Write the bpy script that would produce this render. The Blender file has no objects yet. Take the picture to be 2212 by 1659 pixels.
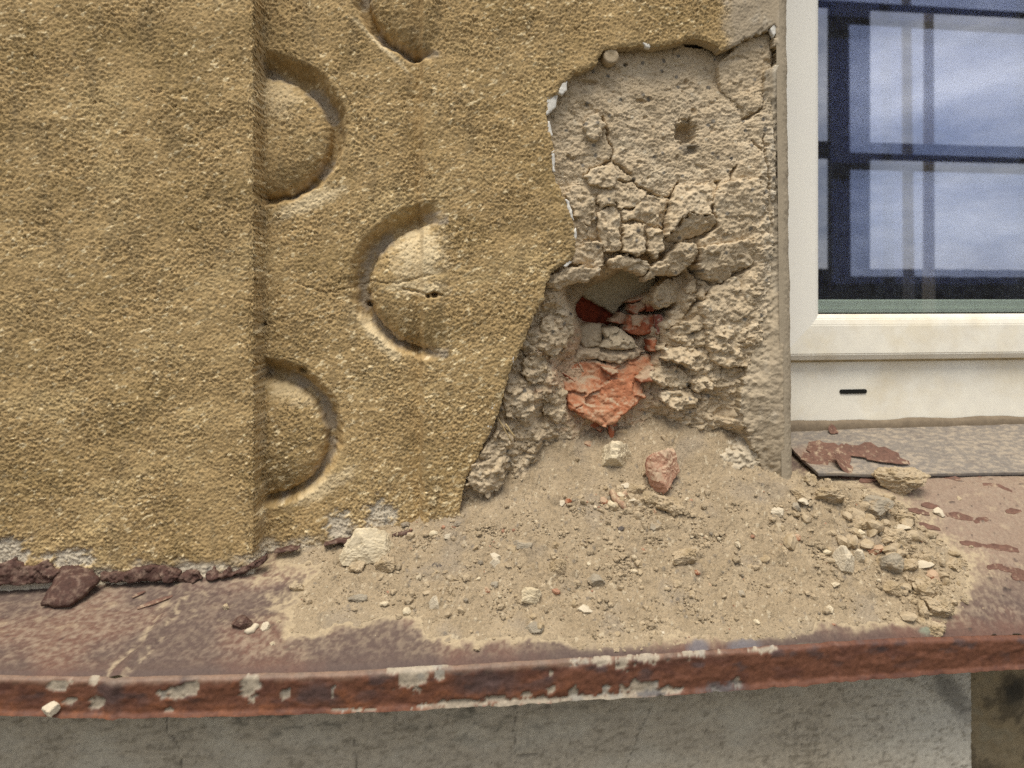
import bpy, math, random
import numpy as np
from mathutils import Matrix, Vector, Euler

S = bpy.context.scene
R = math.radians
# ------------------------------------------------------------------ camera
FPX, U0, VH = 1545.0, 1106.0, 640.0          # focal length and horizon row in the 2212 x 1659 frame
YAW = R(7.0)
CAM = np.array([0.0, -0.77, 0.0])
cam_d = bpy.data.cameras.new('camera')
cam = bpy.data.objects.new('camera', cam_d)
S.collection.objects.link(cam)
cam.location = CAM
cam.rotation_euler = (R(90), 0, -YAW)
cam_d.sensor_width = 36.0
cam_d.lens = 36.0 * FPX / 2212.0
cam_d.shift_y = -(829.5 - VH) / 2212.0
cam_d.clip_start, cam_d.clip_end = 0.02, 2000.0
cam_d.dof.use_dof = True
cam_d.dof.focus_distance = 0.79
cam_d.dof.aperture_fstop = 7.0
S.camera = cam
# ------------------------------------------------------------------ sky: bright broken cloud
SUN_EL, SUN_AZ = R(68), R(-16)                # azimuth measured from the outward wall normal, towards the left
W = bpy.data.worlds.new('World'); S.world = W; W.use_nodes = True
nt = W.node_tree; nt.nodes.clear()
wo = nt.nodes.new('ShaderNodeOutputWorld'); bg = nt.nodes.new('ShaderNodeBackground')
sky = nt.nodes.new('ShaderNodeTexSky'); sky.sky_type = 'NISHITA'; sky.sun_disc = False
sky.sun_elevation = SUN_EL; sky.sun_rotation = R(180) + SUN_AZ
tc = nt.nodes.new('ShaderNodeTexCoord')
mp = nt.nodes.new('ShaderNodeMapping'); mp.inputs['Scale'].default_value = (1.6, 1.6, 4.2)
nz = nt.nodes.new('ShaderNodeTexNoise'); nz.inputs['Scale'].default_value = 2.3
nz.inputs['Detail'].default_value = 8; nz.inputs['Roughness'].default_value = 0.62
cr = nt.nodes.new('ShaderNodeValToRGB')
cr.color_ramp.elements[0].position = 0.36; cr.color_ramp.elements[0].color = (2.0, 2.3, 3.2, 1)
cr.color_ramp.elements[1].position = 0.66; cr.color_ramp.elements[1].color = (9.8, 9.5, 9.0, 1)
mx = nt.nodes.new('ShaderNodeMix'); mx.data_type = 'RGBA'; mx.inputs[0].default_value = 0.82
nt.links.new(tc.outputs['Generated'], mp.inputs['Vector']); nt.links.new(mp.outputs[0], nz.inputs['Vector'])
nt.links.new(nz.outputs['Fac'], cr.inputs[0])
nt.links.new(sky.outputs[0], mx.inputs[6]); nt.links.new(cr.outputs[0], mx.inputs[7])
nt.links.new(mx.outputs[2], bg.inputs['Color']); bg.inputs['Strength'].default_value = 0.105
nt.links.new(bg.outputs[0], wo.inputs['Surface'])
# ------------------------------------------------------------------ sun behind thin cloud
sl = bpy.data.lights.new('sun', 'SUN'); sl.energy = 2.4; sl.angle = R(32); sl.color = (1.0, 0.93, 0.82)
so = bpy.data.objects.new('sun', sl); S.collection.objects.link(so)
sd_ = Vector((math.sin(SUN_AZ) * math.cos(SUN_EL), -math.cos(SUN_AZ) * math.cos(SUN_EL), math.sin(SUN_EL)))
so.rotation_euler = (-sd_).to_track_quat('-Z', 'Y').to_euler(); so.location = (0, -3, 4)
S.view_settings.view_transform = 'Standard'; S.view_settings.look = 'None'
S.view_settings.gamma = 1.0; S.view_settings.exposure = 0.60
S.view_settings.use_curve_mapping = False
S.cycles.use_denoising = False
S.cycles.max_bounces = 8; S.cycles.transparent_max_bounces = 12

# ================================================================== helpers
FW = np.array([math.sin(YAW), math.cos(YAW), 0.0]); RT = np.array([math.cos(YAW), -math.sin(YAW), 0.0]); UP = np.array([0, 0, 1.0])
def ray(u, v): return FW + RT * ((u - U0) / FPX) + UP * ((VH - v) / FPX)
def at(u, v, y):
    d = ray(u, v); t = (y - CAM[1]) / d[1]
    return CAM + d * t
def xz(u, v, y):
    p = at(u, v, y); return (p[0], p[2])
def proj(X, Y, Z):
    dx, dy, dz = X - CAM[0], Y - CAM[1], Z - CAM[2]
    zc = dx * FW[0] + dy * FW[1]; xc = dx * RT[0] + dy * RT[1]
    return U0 + FPX * xc / zc, VH - FPX * dz / zc
def pw(px, y): return np.array([xz(u, v, y) for u, v in px])

_T = {}
def _tab(seed):
    if seed not in _T:
        r = np.random.RandomState(seed)
        a = r.rand(256) * 2 * np.pi
        _T[seed] = (r.permutation(256).astype(np.int32), np.cos(a).astype(np.float32), np.sin(a).astype(np.float32), r.rand(256).astype(np.float32), r.rand(256).astype(np.float32))
    return _T[seed]
def pn(x, y, seed=0):
    P, gx, gy, _, _ = _tab(seed)
    x = np.asarray(x, np.float32); y = np.asarray(y, np.float32)
    xi = np.floor(x).astype(np.int32); yi = np.floor(y).astype(np.int32)
    fx = x - xi; fy = y - yi
    sx = fx * fx * fx * (fx * (fx * 6 - 15) + 10); sy = fy * fy * fy * (fy * (fy * 6 - 15) + 10)
    a0 = P[xi & 255]; a1 = P[(xi + 1) & 255]
    def g(a, yo, dx, dy):
        h = P[(a + yi + yo) & 255]; return gx[h] * dx + gy[h] * dy
    n00 = g(a0, 0, fx, fy); n10 = g(a1, 0, fx - 1, fy); n01 = g(a0, 1, fx, fy - 1); n11 = g(a1, 1, fx - 1, fy - 1)
    return ((n00 * (1 - sx) + n10 * sx) * (1 - sy) + (n01 * (1 - sx) + n11 * sx) * sy) * 1.5
def fbm(x, y, seed=0, o=4, g=0.5):
    s = 0; a = 1.0; t = 0
    for i in range(o):
        s = s + a * pn(x * 2.03 ** i + 7.1 * i, y * 2.03 ** i + 3.7 * i, seed + i); t += a; a *= g
    return s / t * 1.3
def worley(x, y, seed=0):
    P, _, _, rx, ry = _tab(seed)
    x = np.asarray(x, np.float32); y = np.asarray(y, np.float32)
    xi = np.floor(x).astype(np.int32); yi = np.floor(y).astype(np.int32)
    f1 = np.full(x.shape, 9.0, np.float32); f2 = f1.copy(); idn = np.zeros(x.shape, np.float32)
    for i in (-1, 0, 1):
        for j in (-1, 0, 1):
            h = P[(P[(xi + i) & 255] + yi + j) & 255]
            d = np.hypot(xi + i + rx[h] - x, yi + j + ry[h] - y)
            c = d < f1
            f2 = np.where(c, f1, np.minimum(f2, d)); idn = np.where(c, rx[(h * 7 + 3) & 255], idn); f1 = np.where(c, d, f1)
    return f1, f2, idn
def facets(x, y, seed=0, warp=0.25):
    """broken planes: every cell has its own tilt, neighbours meet in small steps"""
    P, gx, gy, rx, ry = _tab(seed)
    x = np.asarray(x, np.float32) + warp * pn(x * 1.7, y * 1.7, seed + 1); y = np.asarray(y, np.float32) + warp * pn(x * 1.9 + 5, y * 1.9, seed + 2)
    xi = np.floor(x).astype(np.int32); yi = np.floor(y).astype(np.int32); f1 = np.full(x.shape, 9.0, np.float32); v = np.zeros_like(f1)
    for i in (-1, 0, 1):
        for j in (-1, 0, 1):
            h = P[(P[(xi + i) & 255] + yi + j) & 255]; dx = x - (xi + i + rx[h]); dy = y - (yi + j + ry[h]); d = np.hypot(dx, dy); c = d < f1
            v = np.where(c, dx * gx[h] + dy * gy[h] + 0.5 * (ry[(h * 5 + 1) & 255] - 0.5), v); f1 = np.where(c, d, f1)
    return v
def ss(a, b, x):
    t = np.clip((x - a) / (b - a), 0, 1); return t * t * (3 - 2 * t)
def mixc(c, col, m):
    return c * (1 - m[..., None]) + np.array(col, np.float32) * m[..., None]
def sdf(x, y, poly):
    """signed distance, positive inside"""
    x = np.asarray(x, np.float32); y = np.asarray(y, np.float32)
    d = np.full(x.shape, 1e9, np.float32); ins = np.zeros(x.shape, bool)
    n = len(poly)
    for i in range(n):
        ax, ay = poly[i]; bx, by = poly[(i + 1) % n]
        ex, ey = bx - ax, by - ay; wx = x - ax; wy = y - ay
        t = np.clip((wx * ex + wy * ey) / (ex * ex + ey * ey + 1e-12), 0, 1)
        d = np.minimum(d, (wx - t * ex) ** 2 + (wy - t * ey) ** 2)
        if abs(ey) > 1e-12:
            ins ^= ((ay > y) != (by > y)) & (x < ex * (y - ay) / ey + ax)
    d = np.sqrt(d); return np.where(ins, d, -d)
def sdl(x, y, line):
    d = np.full(np.shape(x), 1e9, np.float32)
    for i in range(len(line) - 1):
        ax, ay = line[i]; bx, by = line[i + 1]
        ex, ey = bx - ax, by - ay; wx = x - ax; wy = y - ay
        t = np.clip((wx * ex + wy * ey) / (ex * ex + ey * ey + 1e-12), 0, 1)
        d = np.minimum(d, (wx - t * ex) ** 2 + (wy - t * ey) ** 2)
    return np.sqrt(d)
def blob(U, V, cu, cv, ru, rv, rot=0.0, soft=0.35, nz=0.0):
    c, s = math.cos(R(rot)), math.sin(R(rot))
    du, dv = U - cu, V - cv
    q = np.hypot((du * c + dv * s) / ru, (-du * s + dv * c) / rv) + nz
    return 1 - ss(1 - soft, 1 + soft, q)

# ------------------------------------------------------------------ materials
MATS = {}
def material(name, col=(0.5, 0.5, 0.5), attr=False, var=0.18, vs=260.0, bump=0.4, bs=700.0, bd=0.0006, rough=0.9, dust=None, col2=None, c2s=60.0, c2t=(0.45, 0.6), metallic=0.0, spec=0.25, grain=0.0):
    if name in MATS: return MATS[name]
    m = bpy.data.materials.new(name); m.use_nodes = True; t = m.node_tree; N = t.nodes; L = t.links
    b = N['Principled BSDF']; b.inputs['Roughness'].default_value = rough; b.inputs['Metallic'].default_value = metallic
    b.inputs['Specular IOR Level'].default_value = spec
    g = N.new('ShaderNodeNewGeometry'); oi = N.new('ShaderNodeObjectInfo')
    pos = g.outputs['Position']
    def noise(scale, detail=4, rg=0.6):
        n = N.new('ShaderNodeTexNoise'); n.inputs['Scale'].default_value = scale; n.inputs['Detail'].default_value = detail; n.inputs['Roughness'].default_value = rg
        L.new(pos, n.inputs['Vector']); return n.outputs['Fac']
    def ramp(v, a, b2, c0=(0, 0, 0, 1), c1=(1, 1, 1, 1)):
        r = N.new('ShaderNodeValToRGB'); r.color_ramp.elements[0].position = a; r.color_ramp.elements[1].position = b2
        r.color_ramp.elements[0].color = c0; r.color_ramp.elements[1].color = c1; L.new(v, r.inputs[0]); return r.outputs[0]
    def mix(f, a, c, mode='MIX'):
        k = N.new('ShaderNodeMix'); k.data_type = 'RGBA'; k.blend_type = mode
        if hasattr(f, 'name'): L.new(f, k.inputs[0])
        else: k.inputs[0].default_value = f
        for v, i in ((a, 6), (c, 7)):
            if hasattr(v, 'name'): L.new(v, k.inputs[i])
            else: k.inputs[i].default_value = (*v, 1)
        return k.outputs[2]
    if attr:
        a = N.new('ShaderNodeAttribute'); a.attribute_name = 'Col'; c = a.outputs['Color']
    else:
        rgb = N.new('ShaderNodeRGB'); rgb.outputs[0].default_value = (*col, 1); c = rgb.outputs[0]
    if col2 is not None: c = mix(ramp(noise(c2s, 5), *c2t), c, col2)
    lo, hi = 1 - var, 1 + var
    c = mix(1.0, c, ramp(noise(vs, 5, 0.7), 0.3, 0.7, (lo, lo, lo, 1), (hi, hi, hi * 0.98, 1)), 'MULTIPLY')
    if grain:
        c = mix(ramp(noise(bs * 1.3, 2), 0.62, 0.7), c, (0.12, 0.1, 0.085) if grain < 0 else (0.7, 0.63, 0.5)) if abs(grain) >= 1 else c
    if dust is not None:
        sx = N.new('ShaderNodeSeparateXYZ'); L.new(g.outputs['Normal'], sx.inputs[0])
        md = N.new('ShaderNodeMath'); md.operation = 'MULTIPLY_ADD'; L.new(sx.outputs['Z'], md.inputs[0]); md.inputs[1].default_value = dust[1]
        ad = N.new('ShaderNodeMath'); ad.operation = 'MULTIPLY'; L.new(noise(dust[2], 5, 0.65), ad.inputs[0]); ad.inputs[1].default_value = 1.0
        L.new(ad.outputs[0], md.inputs[2])
        c = mix(ramp(md.outputs[0], dust[3], dust[3] + 0.16), c, dust[0])
    L.new(c, b.inputs['Base Color'])
    if bump:
        bp = N.new('ShaderNodeBump'); bp.inputs['Strength'].default_value = bump; bp.inputs['Distance'].default_value = bd
        L.new(noise(bs, 3, 0.65), bp.inputs['Height']); L.new(bp.outputs[0], b.inputs['Normal'])
    MATS[name] = m; return m
TAN = (0.55, 0.44, 0.295)
DUST = (0.365, 0.285, 0.185)
material('ochre_render', attr=True, var=0.16, vs=330, bump=0.55, bs=520, bd=0.0012)
material('smooth_render', attr=True, var=0.14, vs=500, bump=0.3, bs=900, bd=0.0005)
material('mortar', attr=True, var=0.12, vs=240, bump=0.5, bs=620, bd=0.0009)
material('lump', (0.44, 0.35, 0.232), var=0.16, vs=210, bump=0.6, bs=560, bd=0.001, col2=(0.36, 0.275, 0.165), c2s=70)
material('lump_pale', (0.62, 0.53, 0.37), var=0.1, vs=180, bump=0.4, bs=420, bd=0.0009, col2=(0.54, 0.45, 0.30), c2s=60)
material('brick_pink', (0.48, 0.27, 0.18), var=0.15, vs=200, bump=0.4, bs=420, bd=0.0008, col2=(0.2, 0.065, 0.045), c2s=30, c2t=(0.6, 0.66), dust=((0.48, 0.35, 0.235), 0.35, 50, 0.52))
material('lump_white', (0.58, 0.50, 0.37), var=0.12, vs=180, bump=0.4, bs=420, bd=0.0008)
material('lump_grey', (0.32, 0.275, 0.205), var=0.2, vs=220, bump=0.4, bs=500, bd=0.0007, col2=DUST, c2s=90, c2t=(0.5, 0.62))
material('lump_dark', (0.12, 0.1, 0.085), var=0.25, vs=220, bump=0.4, bs=500, bd=0.0006, col2=(0.3, 0.24, 0.16), c2s=130, c2t=(0.55, 0.7))
material('brick', (0.40, 0.145, 0.072), var=0.2, vs=200, bump=0.4, bs=480, bd=0.0007, col2=(0.34, 0.09, 0.04), c2s=55, dust=((0.46, 0.32, 0.205), 0.25, 75, 0.50))
material('brick_dusty', (0.42, 0.16, 0.085), var=0.2, vs=200, bump=0.4, bs=480, bd=0.0007, dust=((0.46, 0.325, 0.21), 0.3, 65, 0.40))
material('brick_broken', (0.44, 0.175, 0.088), var=0.2, vs=160, bump=0.6, bs=380, bd=0.0012, col2=(0.5, 0.29, 0.17), c2s=45, c2t=(0.45, 0.68), dust=((0.47, 0.35, 0.23), 0.25, 38, 0.56))
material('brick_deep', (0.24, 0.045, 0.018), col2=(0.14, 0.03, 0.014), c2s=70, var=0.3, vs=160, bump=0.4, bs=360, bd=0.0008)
material('brick_purple', (0.28, 0.1, 0.07), var=0.3, vs=300, bump=0.5, bs=300, bd=0.001, col2=(0.5, 0.4, 0.31), c2s=240, c2t=(0.5, 0.62))
material('dust', attr=True, var=0.24, vs=420, bump=1.0, bs=430, bd=0.0022)
material('paint_white', (0.72, 0.69, 0.62), var=0.1, vs=300, bump=0.3, bs=500, bd=0.0004, col2=(0.45, 0.4, 0.33), c2s=260, c2t=(0.58, 0.7))
material('ledge_paint', attr=True, var=0.2, vs=420, bump=0.45, bs=420, bd=0.0006, rough=0.72)
material('drip_paint', attr=True, var=0.25, vs=220, bump=0.5, bs=260, bd=0.0007, rough=0.55, spec=0.35)
material('rust', (0.08, 0.042, 0.032), var=0.35, vs=180, bump=0.8, bs=330, bd=0.0014, rough=0.8, col2=(0.2, 0.135, 0.10), c2s=150, c2t=(0.48, 0.68))
material('rust_flake', (0.16, 0.085, 0.06), var=0.3, vs=220, bump=0.4, bs=330, bd=0.0006, rough=0.7, dust=((0.4, 0.3, 0.2), 0.25, 120, 0.72))
material('concrete', attr=True, var=0.16, vs=180, bump=0.4, bs=420, bd=0.0009)
material('sheet_grey', attr=True, var=0.15, vs=420, bump=0.25, bs=380, bd=0.0005, rough=0.7)
material('upvc', (0.92, 0.875, 0.75), var=0.06, vs=40, bump=0.05, bs=90, bd=0.0004, rough=0.38, spec=0.4, col2=(0.80, 0.71, 0.53), c2s=14, c2t=(0.45, 0.72))
material('upvc_clean', (0.92, 0.89, 0.80), var=0.02, vs=20, bump=0.03, bs=90, bd=0.0003, rough=0.35, spec=0.4)
material('frame_dirt', (0.52, 0.43, 0.27), var=0.25, vs=120, bump=0.2, bs=300, bd=0.0005)
material('sealant', (0.2, 0.155, 0.105), var=0.2, vs=120, bump=0.3, bs=200, bd=0.0006, rough=0.7)
material('gasket', (0.62, 0.68, 0.58), var=0.08, vs=60, bump=0.1, bs=100, rough=0.5)
material('black_slot', (0.012, 0.012, 0.01), var=0.1, bump=0)
material('timber_dark', (0.022, 0.018, 0.014), var=0.3, vs=20, bump=0.3, bs=60, bd=0.003, rough=0.8)
material('straw', (0.5, 0.38, 0.2), var=0.15, vs=400, bump=0)
material('wood_chip', (0.33, 0.2, 0.13), var=0.3, vs=300, bump=0.4, bs=400, col2=(0.45, 0.34, 0.22), c2s=160)
material('ground', (0.09, 0.08, 0.055), var=0.3, vs=3, bump=0.3, bs=20, bd=0.01)
material('interior', (0.05, 0.038, 0.028), var=0.3, vs=6, bump=0)
def glass_mat(name, tint, refl, fac):
    m = bpy.data.materials.new(name); m.use_nodes = True; t = m.node_tree; N = t.nodes; L = t.links
    N.remove(N['Principled BSDF']); o = N['Material Output']
    tr = N.new('ShaderNodeBsdfTransparent'); tr.inputs[0].default_value = (*tint, 1)
    gl = N.new('ShaderNodeBsdfGlossy'); gl.inputs['Color'].default_value = (*refl, 1); gl.inputs['Roughness'].default_value = 0.015
    df = N.new('ShaderNodeBsdfDiffuse'); df.inputs[0].default_value = (0.5, 0.47, 0.4, 1)
    fr = N.new('ShaderNodeValue'); fr.outputs[0].default_value = fac      # coated pane: nearly constant at these angles
    mx = N.new('ShaderNodeMixShader'); L.new(fr.outputs[0], mx.inputs[0]); L.new(tr.outputs[0], mx.inputs[1]); L.new(gl.outputs[0], mx.inputs[2])
    g = N.new('ShaderNodeNewGeometry'); n = N.new('ShaderNodeTexNoise'); n.inputs['Scale'].default_value = 420; L.new(g.outputs['Position'], n.inputs['Vector'])
    rp = N.new('ShaderNodeValToRGB'); rp.color_ramp.elements[0].position = 0.66; rp.color_ramp.elements[1].position = 0.8
    rp.color_ramp.elements[0].color = (0.004, 0.004, 0.004, 1); rp.color_ramp.elements[1].color = (0.14, 0.14, 0.14, 1)
    L.new(n.outputs['Fac'], rp.inputs[0])
    m2 = N.new('ShaderNodeMixShader'); L.new(rp.outputs[0], m2.inputs[0]); L.new(mx.outputs[0], m2.inputs[1]); L.new(df.outputs[0], m2.inputs[2])
    L.new(m2.outputs[0], o.inputs['Surface']); MATS[name] = m; return m
glass_mat('glass_outer', (0.93, 0.95, 0.95), (0.90, 0.91, 1.0), 0.17)
glass_mat('glass_inner', (0.9, 0.92, 0.93), (0.70, 0.73, 1.0), 0.36)

# ------------------------------------------------------------------ mesh makers
def link(name, me, mat, parent=None):
    o = bpy.data.objects.new(name, me); S.collection.objects.link(o)
    if mat: me.materials.clear(); me.materials.append(MATS[mat])
    if parent is not None:
        o.parent = parent; o.matrix_parent_inverse = Matrix.Translation(-parent.location)
    return o
def npmesh(name, V, Q, mat, parent=None, col=None, smooth=True):
    me = bpy.data.meshes.new(name); V = np.asarray(V, np.float32); Q = np.asarray(Q, np.int32); k = Q.shape[1]
    me.vertices.add(len(V)); me.vertices.foreach_set('co', V.ravel())
    me.loops.add(Q.size); me.loops.foreach_set('vertex_index', Q.ravel())
    me.polygons.add(len(Q)); me.polygons.foreach_set('loop_start', np.arange(0, Q.size, k, dtype=np.int32))
    me.polygons.foreach_set('use_smooth', np.full(len(Q), smooth, bool))
    me.update(calc_edges=True)
    if col is not None:
        a = me.color_attributes.new('Col', 'FLOAT_COLOR', 'POINT')
        c4 = np.ones((len(V), 4), np.float32); c4[:, :3] = col; a.data.foreach_set('color', c4.ravel())
    return link(name, me, mat, parent)
def compact(V, Q, col=None):
    used, inv = np.unique(Q, return_inverse=True)
    return V[used], inv.reshape(Q.shape), (None if col is None else col[used])
def border(Q):
    E = np.concatenate([Q[:, [0, 1]], Q[:, [1, 2]], Q[:, [2, 3]], Q[:, [3, 0]]])
    key = np.sort(E, 1); kk = key[:, 0].astype(np.int64) * (Q.max() + 1) + key[:, 1]
    _, idx, cnt = np.unique(kk, return_index=True, return_counts=True)
    return E[idx[cnt == 1]]
def skirt(V, Q, col, thick, direction=(0, 1, 0), rings=1, skcol=None):
    E = border(Q); d = np.array(direction, np.float32)
    for r in range(rings):
        vs = np.unique(E); m = np.full(len(V), -1, np.int64); m[vs] = np.arange(len(vs)) + len(V)
        V = np.concatenate([V, V[vs] + d * (thick / rings)])
        c = col[vs] if (skcol is None) else np.tile(np.array(skcol, np.float32), (len(vs), 1))
        col = np.concatenate([col, c])
        F = np.stack([E[:, 1], E[:, 0], m[E[:, 0]], m[E[:, 1]]], 1)
        Q = np.concatenate([Q, F]); E = np.stack([m[E[:, 0]], m[E[:, 1]]], 1)
    return V, Q, col
def gridq(nx, nz):
    i = np.arange(nx * nz).reshape(nz, nx)
    return np.stack([i[:-1, :-1], i[:-1, 1:], i[1:, 1:], i[1:, :-1]], -1)      # (nz-1, nx-1, 4)
def fieldgrid(poly, step, jag=0.0, js=0.006, seed=5, pad=2):
    """grid clipped to a polygon; returns X, Z, sd (grids) and the kept quads, border vertices pulled on to the outline"""
    x0, z0 = poly.min(0) - pad * step; x1, z1 = poly.max(0) + pad * step
    nx = int((x1 - x0) / step) + 2; nz = int((z1 - z0) / step) + 2
    X, Z = np.meshgrid(x0 + np.arange(nx) * step, z0 + np.arange(nz) * step)
    sd = sdf(X, Z, poly)
    if jag: sd = sd + jag * fbm(X / js, Z / js, seed, 3)
    gz, gx = np.gradient(sd, step)
    gl = np.hypot(gx, gz) + 1e-6; gx /= gl; gz /= gl
    out = (sd < 0) & (sd > -1.6 * step)
    X = np.where(out, X - gx * sd, X); Z = np.where(out, Z - gz * sd, Z)
    q = gridq(nx, nz); f = sd.ravel()[q]
    keep = (f.min(-1) > -1.1 * step) & (f.max(-1) > 0)
    return X, Z, np.maximum(sd, 0), q[keep]
def empty(name, loc, label, cat, group=None):
    o = bpy.data.objects.new(name, None); S.collection.objects.link(o); o.location = loc; o.empty_display_size = 0.05
    o['label'] = label; o['category'] = cat; o['kind'] = 'thing'
    if group: o['group'] = group
    return o
def tag(o, label, cat, group=None):
    o['label'] = label; o['category'] = cat
    if group: o['group'] = group
    return o
def boxmesh(name, lo, hi, mat, parent=None, bev=0.0):
    import bmesh
    bm = bmesh.new(); bmesh.ops.create_cube(bm, size=1)
    for v in bm.verts: v.co = Vector([(lo[i] + hi[i]) / 2 + v.co[i] * (hi[i] - lo[i]) for i in range(3)])
    if bev: bmesh.ops.bevel(bm, geom=bm.edges[:], offset=bev, segments=2, affect='EDGES')
    me = bpy.data.meshes.new(name); bm.to_mesh(me); bm.free()
    return link(name, me, mat, parent)

# ================================================================== the ledge surface
YF = -0.145
fr_px = [(-300, 1452), (0, 1458), (250, 1462), (450, 1456), (700, 1450), (900, 1440), (1150, 1425), (1400, 1412), (1700, 1392), (1950, 1376), (2212, 1370), (2500, 1362)]
fb_px = [(-300, 1540), (0, 1541), (225, 1549), (300, 1546), (600, 1540), (900, 1530), (1200, 1514), (1500, 1494), (1700, 1478), (1900, 1462), (2212, 1440), (2500, 1420)]
bk_px = [(-300, 1262), (0, 1240), (300, 1215), (590, 1190), (740, 1170), (880, 1150), (990, 1128), (1300, 1094), (1720, 1070), (1900, 1064), (2212, 1054), (2500, 1046)]
def curve(px, y): p = np.array([at(u, v, y) for u, v in px]); return p[:, 0], p[:, 2]
_fx, _fz = curve(fr_px, YF); _bx, _bz = curve(bk_px, 0.0); _dx, _dz = curve(fb_px, YF - 0.004)
def smoothi(x, xs, zs):
    return (np.interp(x - 0.03, xs, zs) + np.interp(x, xs, zs) * 2 + np.interp(x + 0.03, xs, zs)) / 4
def ledge_z(x, y):
    zf = smoothi(x, _fx, _fz); zb = smoothi(x, _bx, _bz)
    return np.where(y < 0, zf + (zb - zf) * (np.minimum(y, 0) - YF) / (0 - YF), zb + 0.30 * np.maximum(y, 0))
def on_surf(u, v, fz):
    d = ray(u, v); prev = None
    for y in np.arange(-0.16, 0.2, 0.0015):
        t = (y - CAM[1]) / d[1]; p = CAM + d * t
        if p[2] <= float(fz(np.array(p[0]), np.array(p[1]))) and y > -0.16:
            lo = prev if prev is not None else p
            return (lo + p) / 2
        prev = p
        if d[2] > 0: pass
    return p
# walking along a descending ray: it starts above the surface and stops where the surface rises to meet it

# ================================================================== facade: coat of ochre render with reliefs
YC = -0.014
wall_e = empty('facade_wall', (0, 0, -0.27), 'ochre rendered house wall with half-round reliefs and a broken hole down to brick', 'wall')
hole_px = [(1672, 58), (1650, 66), (1625, 80), (1600, 92), (1575, 104), (1560, 110), (1545, 98), (1520, 86), (1492, 82), (1470, 92), (1440, 96), (1415, 101), (1385, 96), (1350, 102), (1330, 104), (1304, 108), (1294, 124), (1288, 140), (1262, 152), (1240, 158), (1230, 172), (1215, 184), (1204, 205), (1190, 212), (1180, 245), (1186, 280), (1196, 318), (1199, 340), (1194, 368), (1204, 396), (1218, 425), (1232, 455), (1242, 500), (1243, 545), (1232, 564), (1206, 578), (1190, 592), (1180, 618), (1176, 645), (1160, 672), (1148, 695), (1132, 740), (1116, 775), (1102, 800), (1092, 840), (1078, 890), (1062, 930), (1046, 960), (1034, 985), (1020, 1010), (1006, 1038), (998, 1068), (996, 1092), (985, 1330), (1668, 1330), (1664, 1060), (1656, 1020), (1644, 985), (1630, 960), (1618, 930), (1608, 890), (1610, 850), (1624, 800), (1640, 740), (1650, 680), (1660, 600), (1665, 520), (1668, 430), (1670, 330), (1664, 290), (1664, 240), (1656, 200), (1660, 150), (1690, 128), (1676, 98), (1676, 74)]
hole = pw(hole_px, YC)
xj_v = np.array([-200, 0, 300, 600, 900, 1060]); xj_u = np.array([1703, 1708, 1711, 1714, 1718, 1721])
_jp = pw(list(zip(xj_u, xj_v)), YC); JR = 0.013
def xjamb(Z): return np.interp(Z, _jp[::-1, 1], _jp[::-1, 0])
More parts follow.
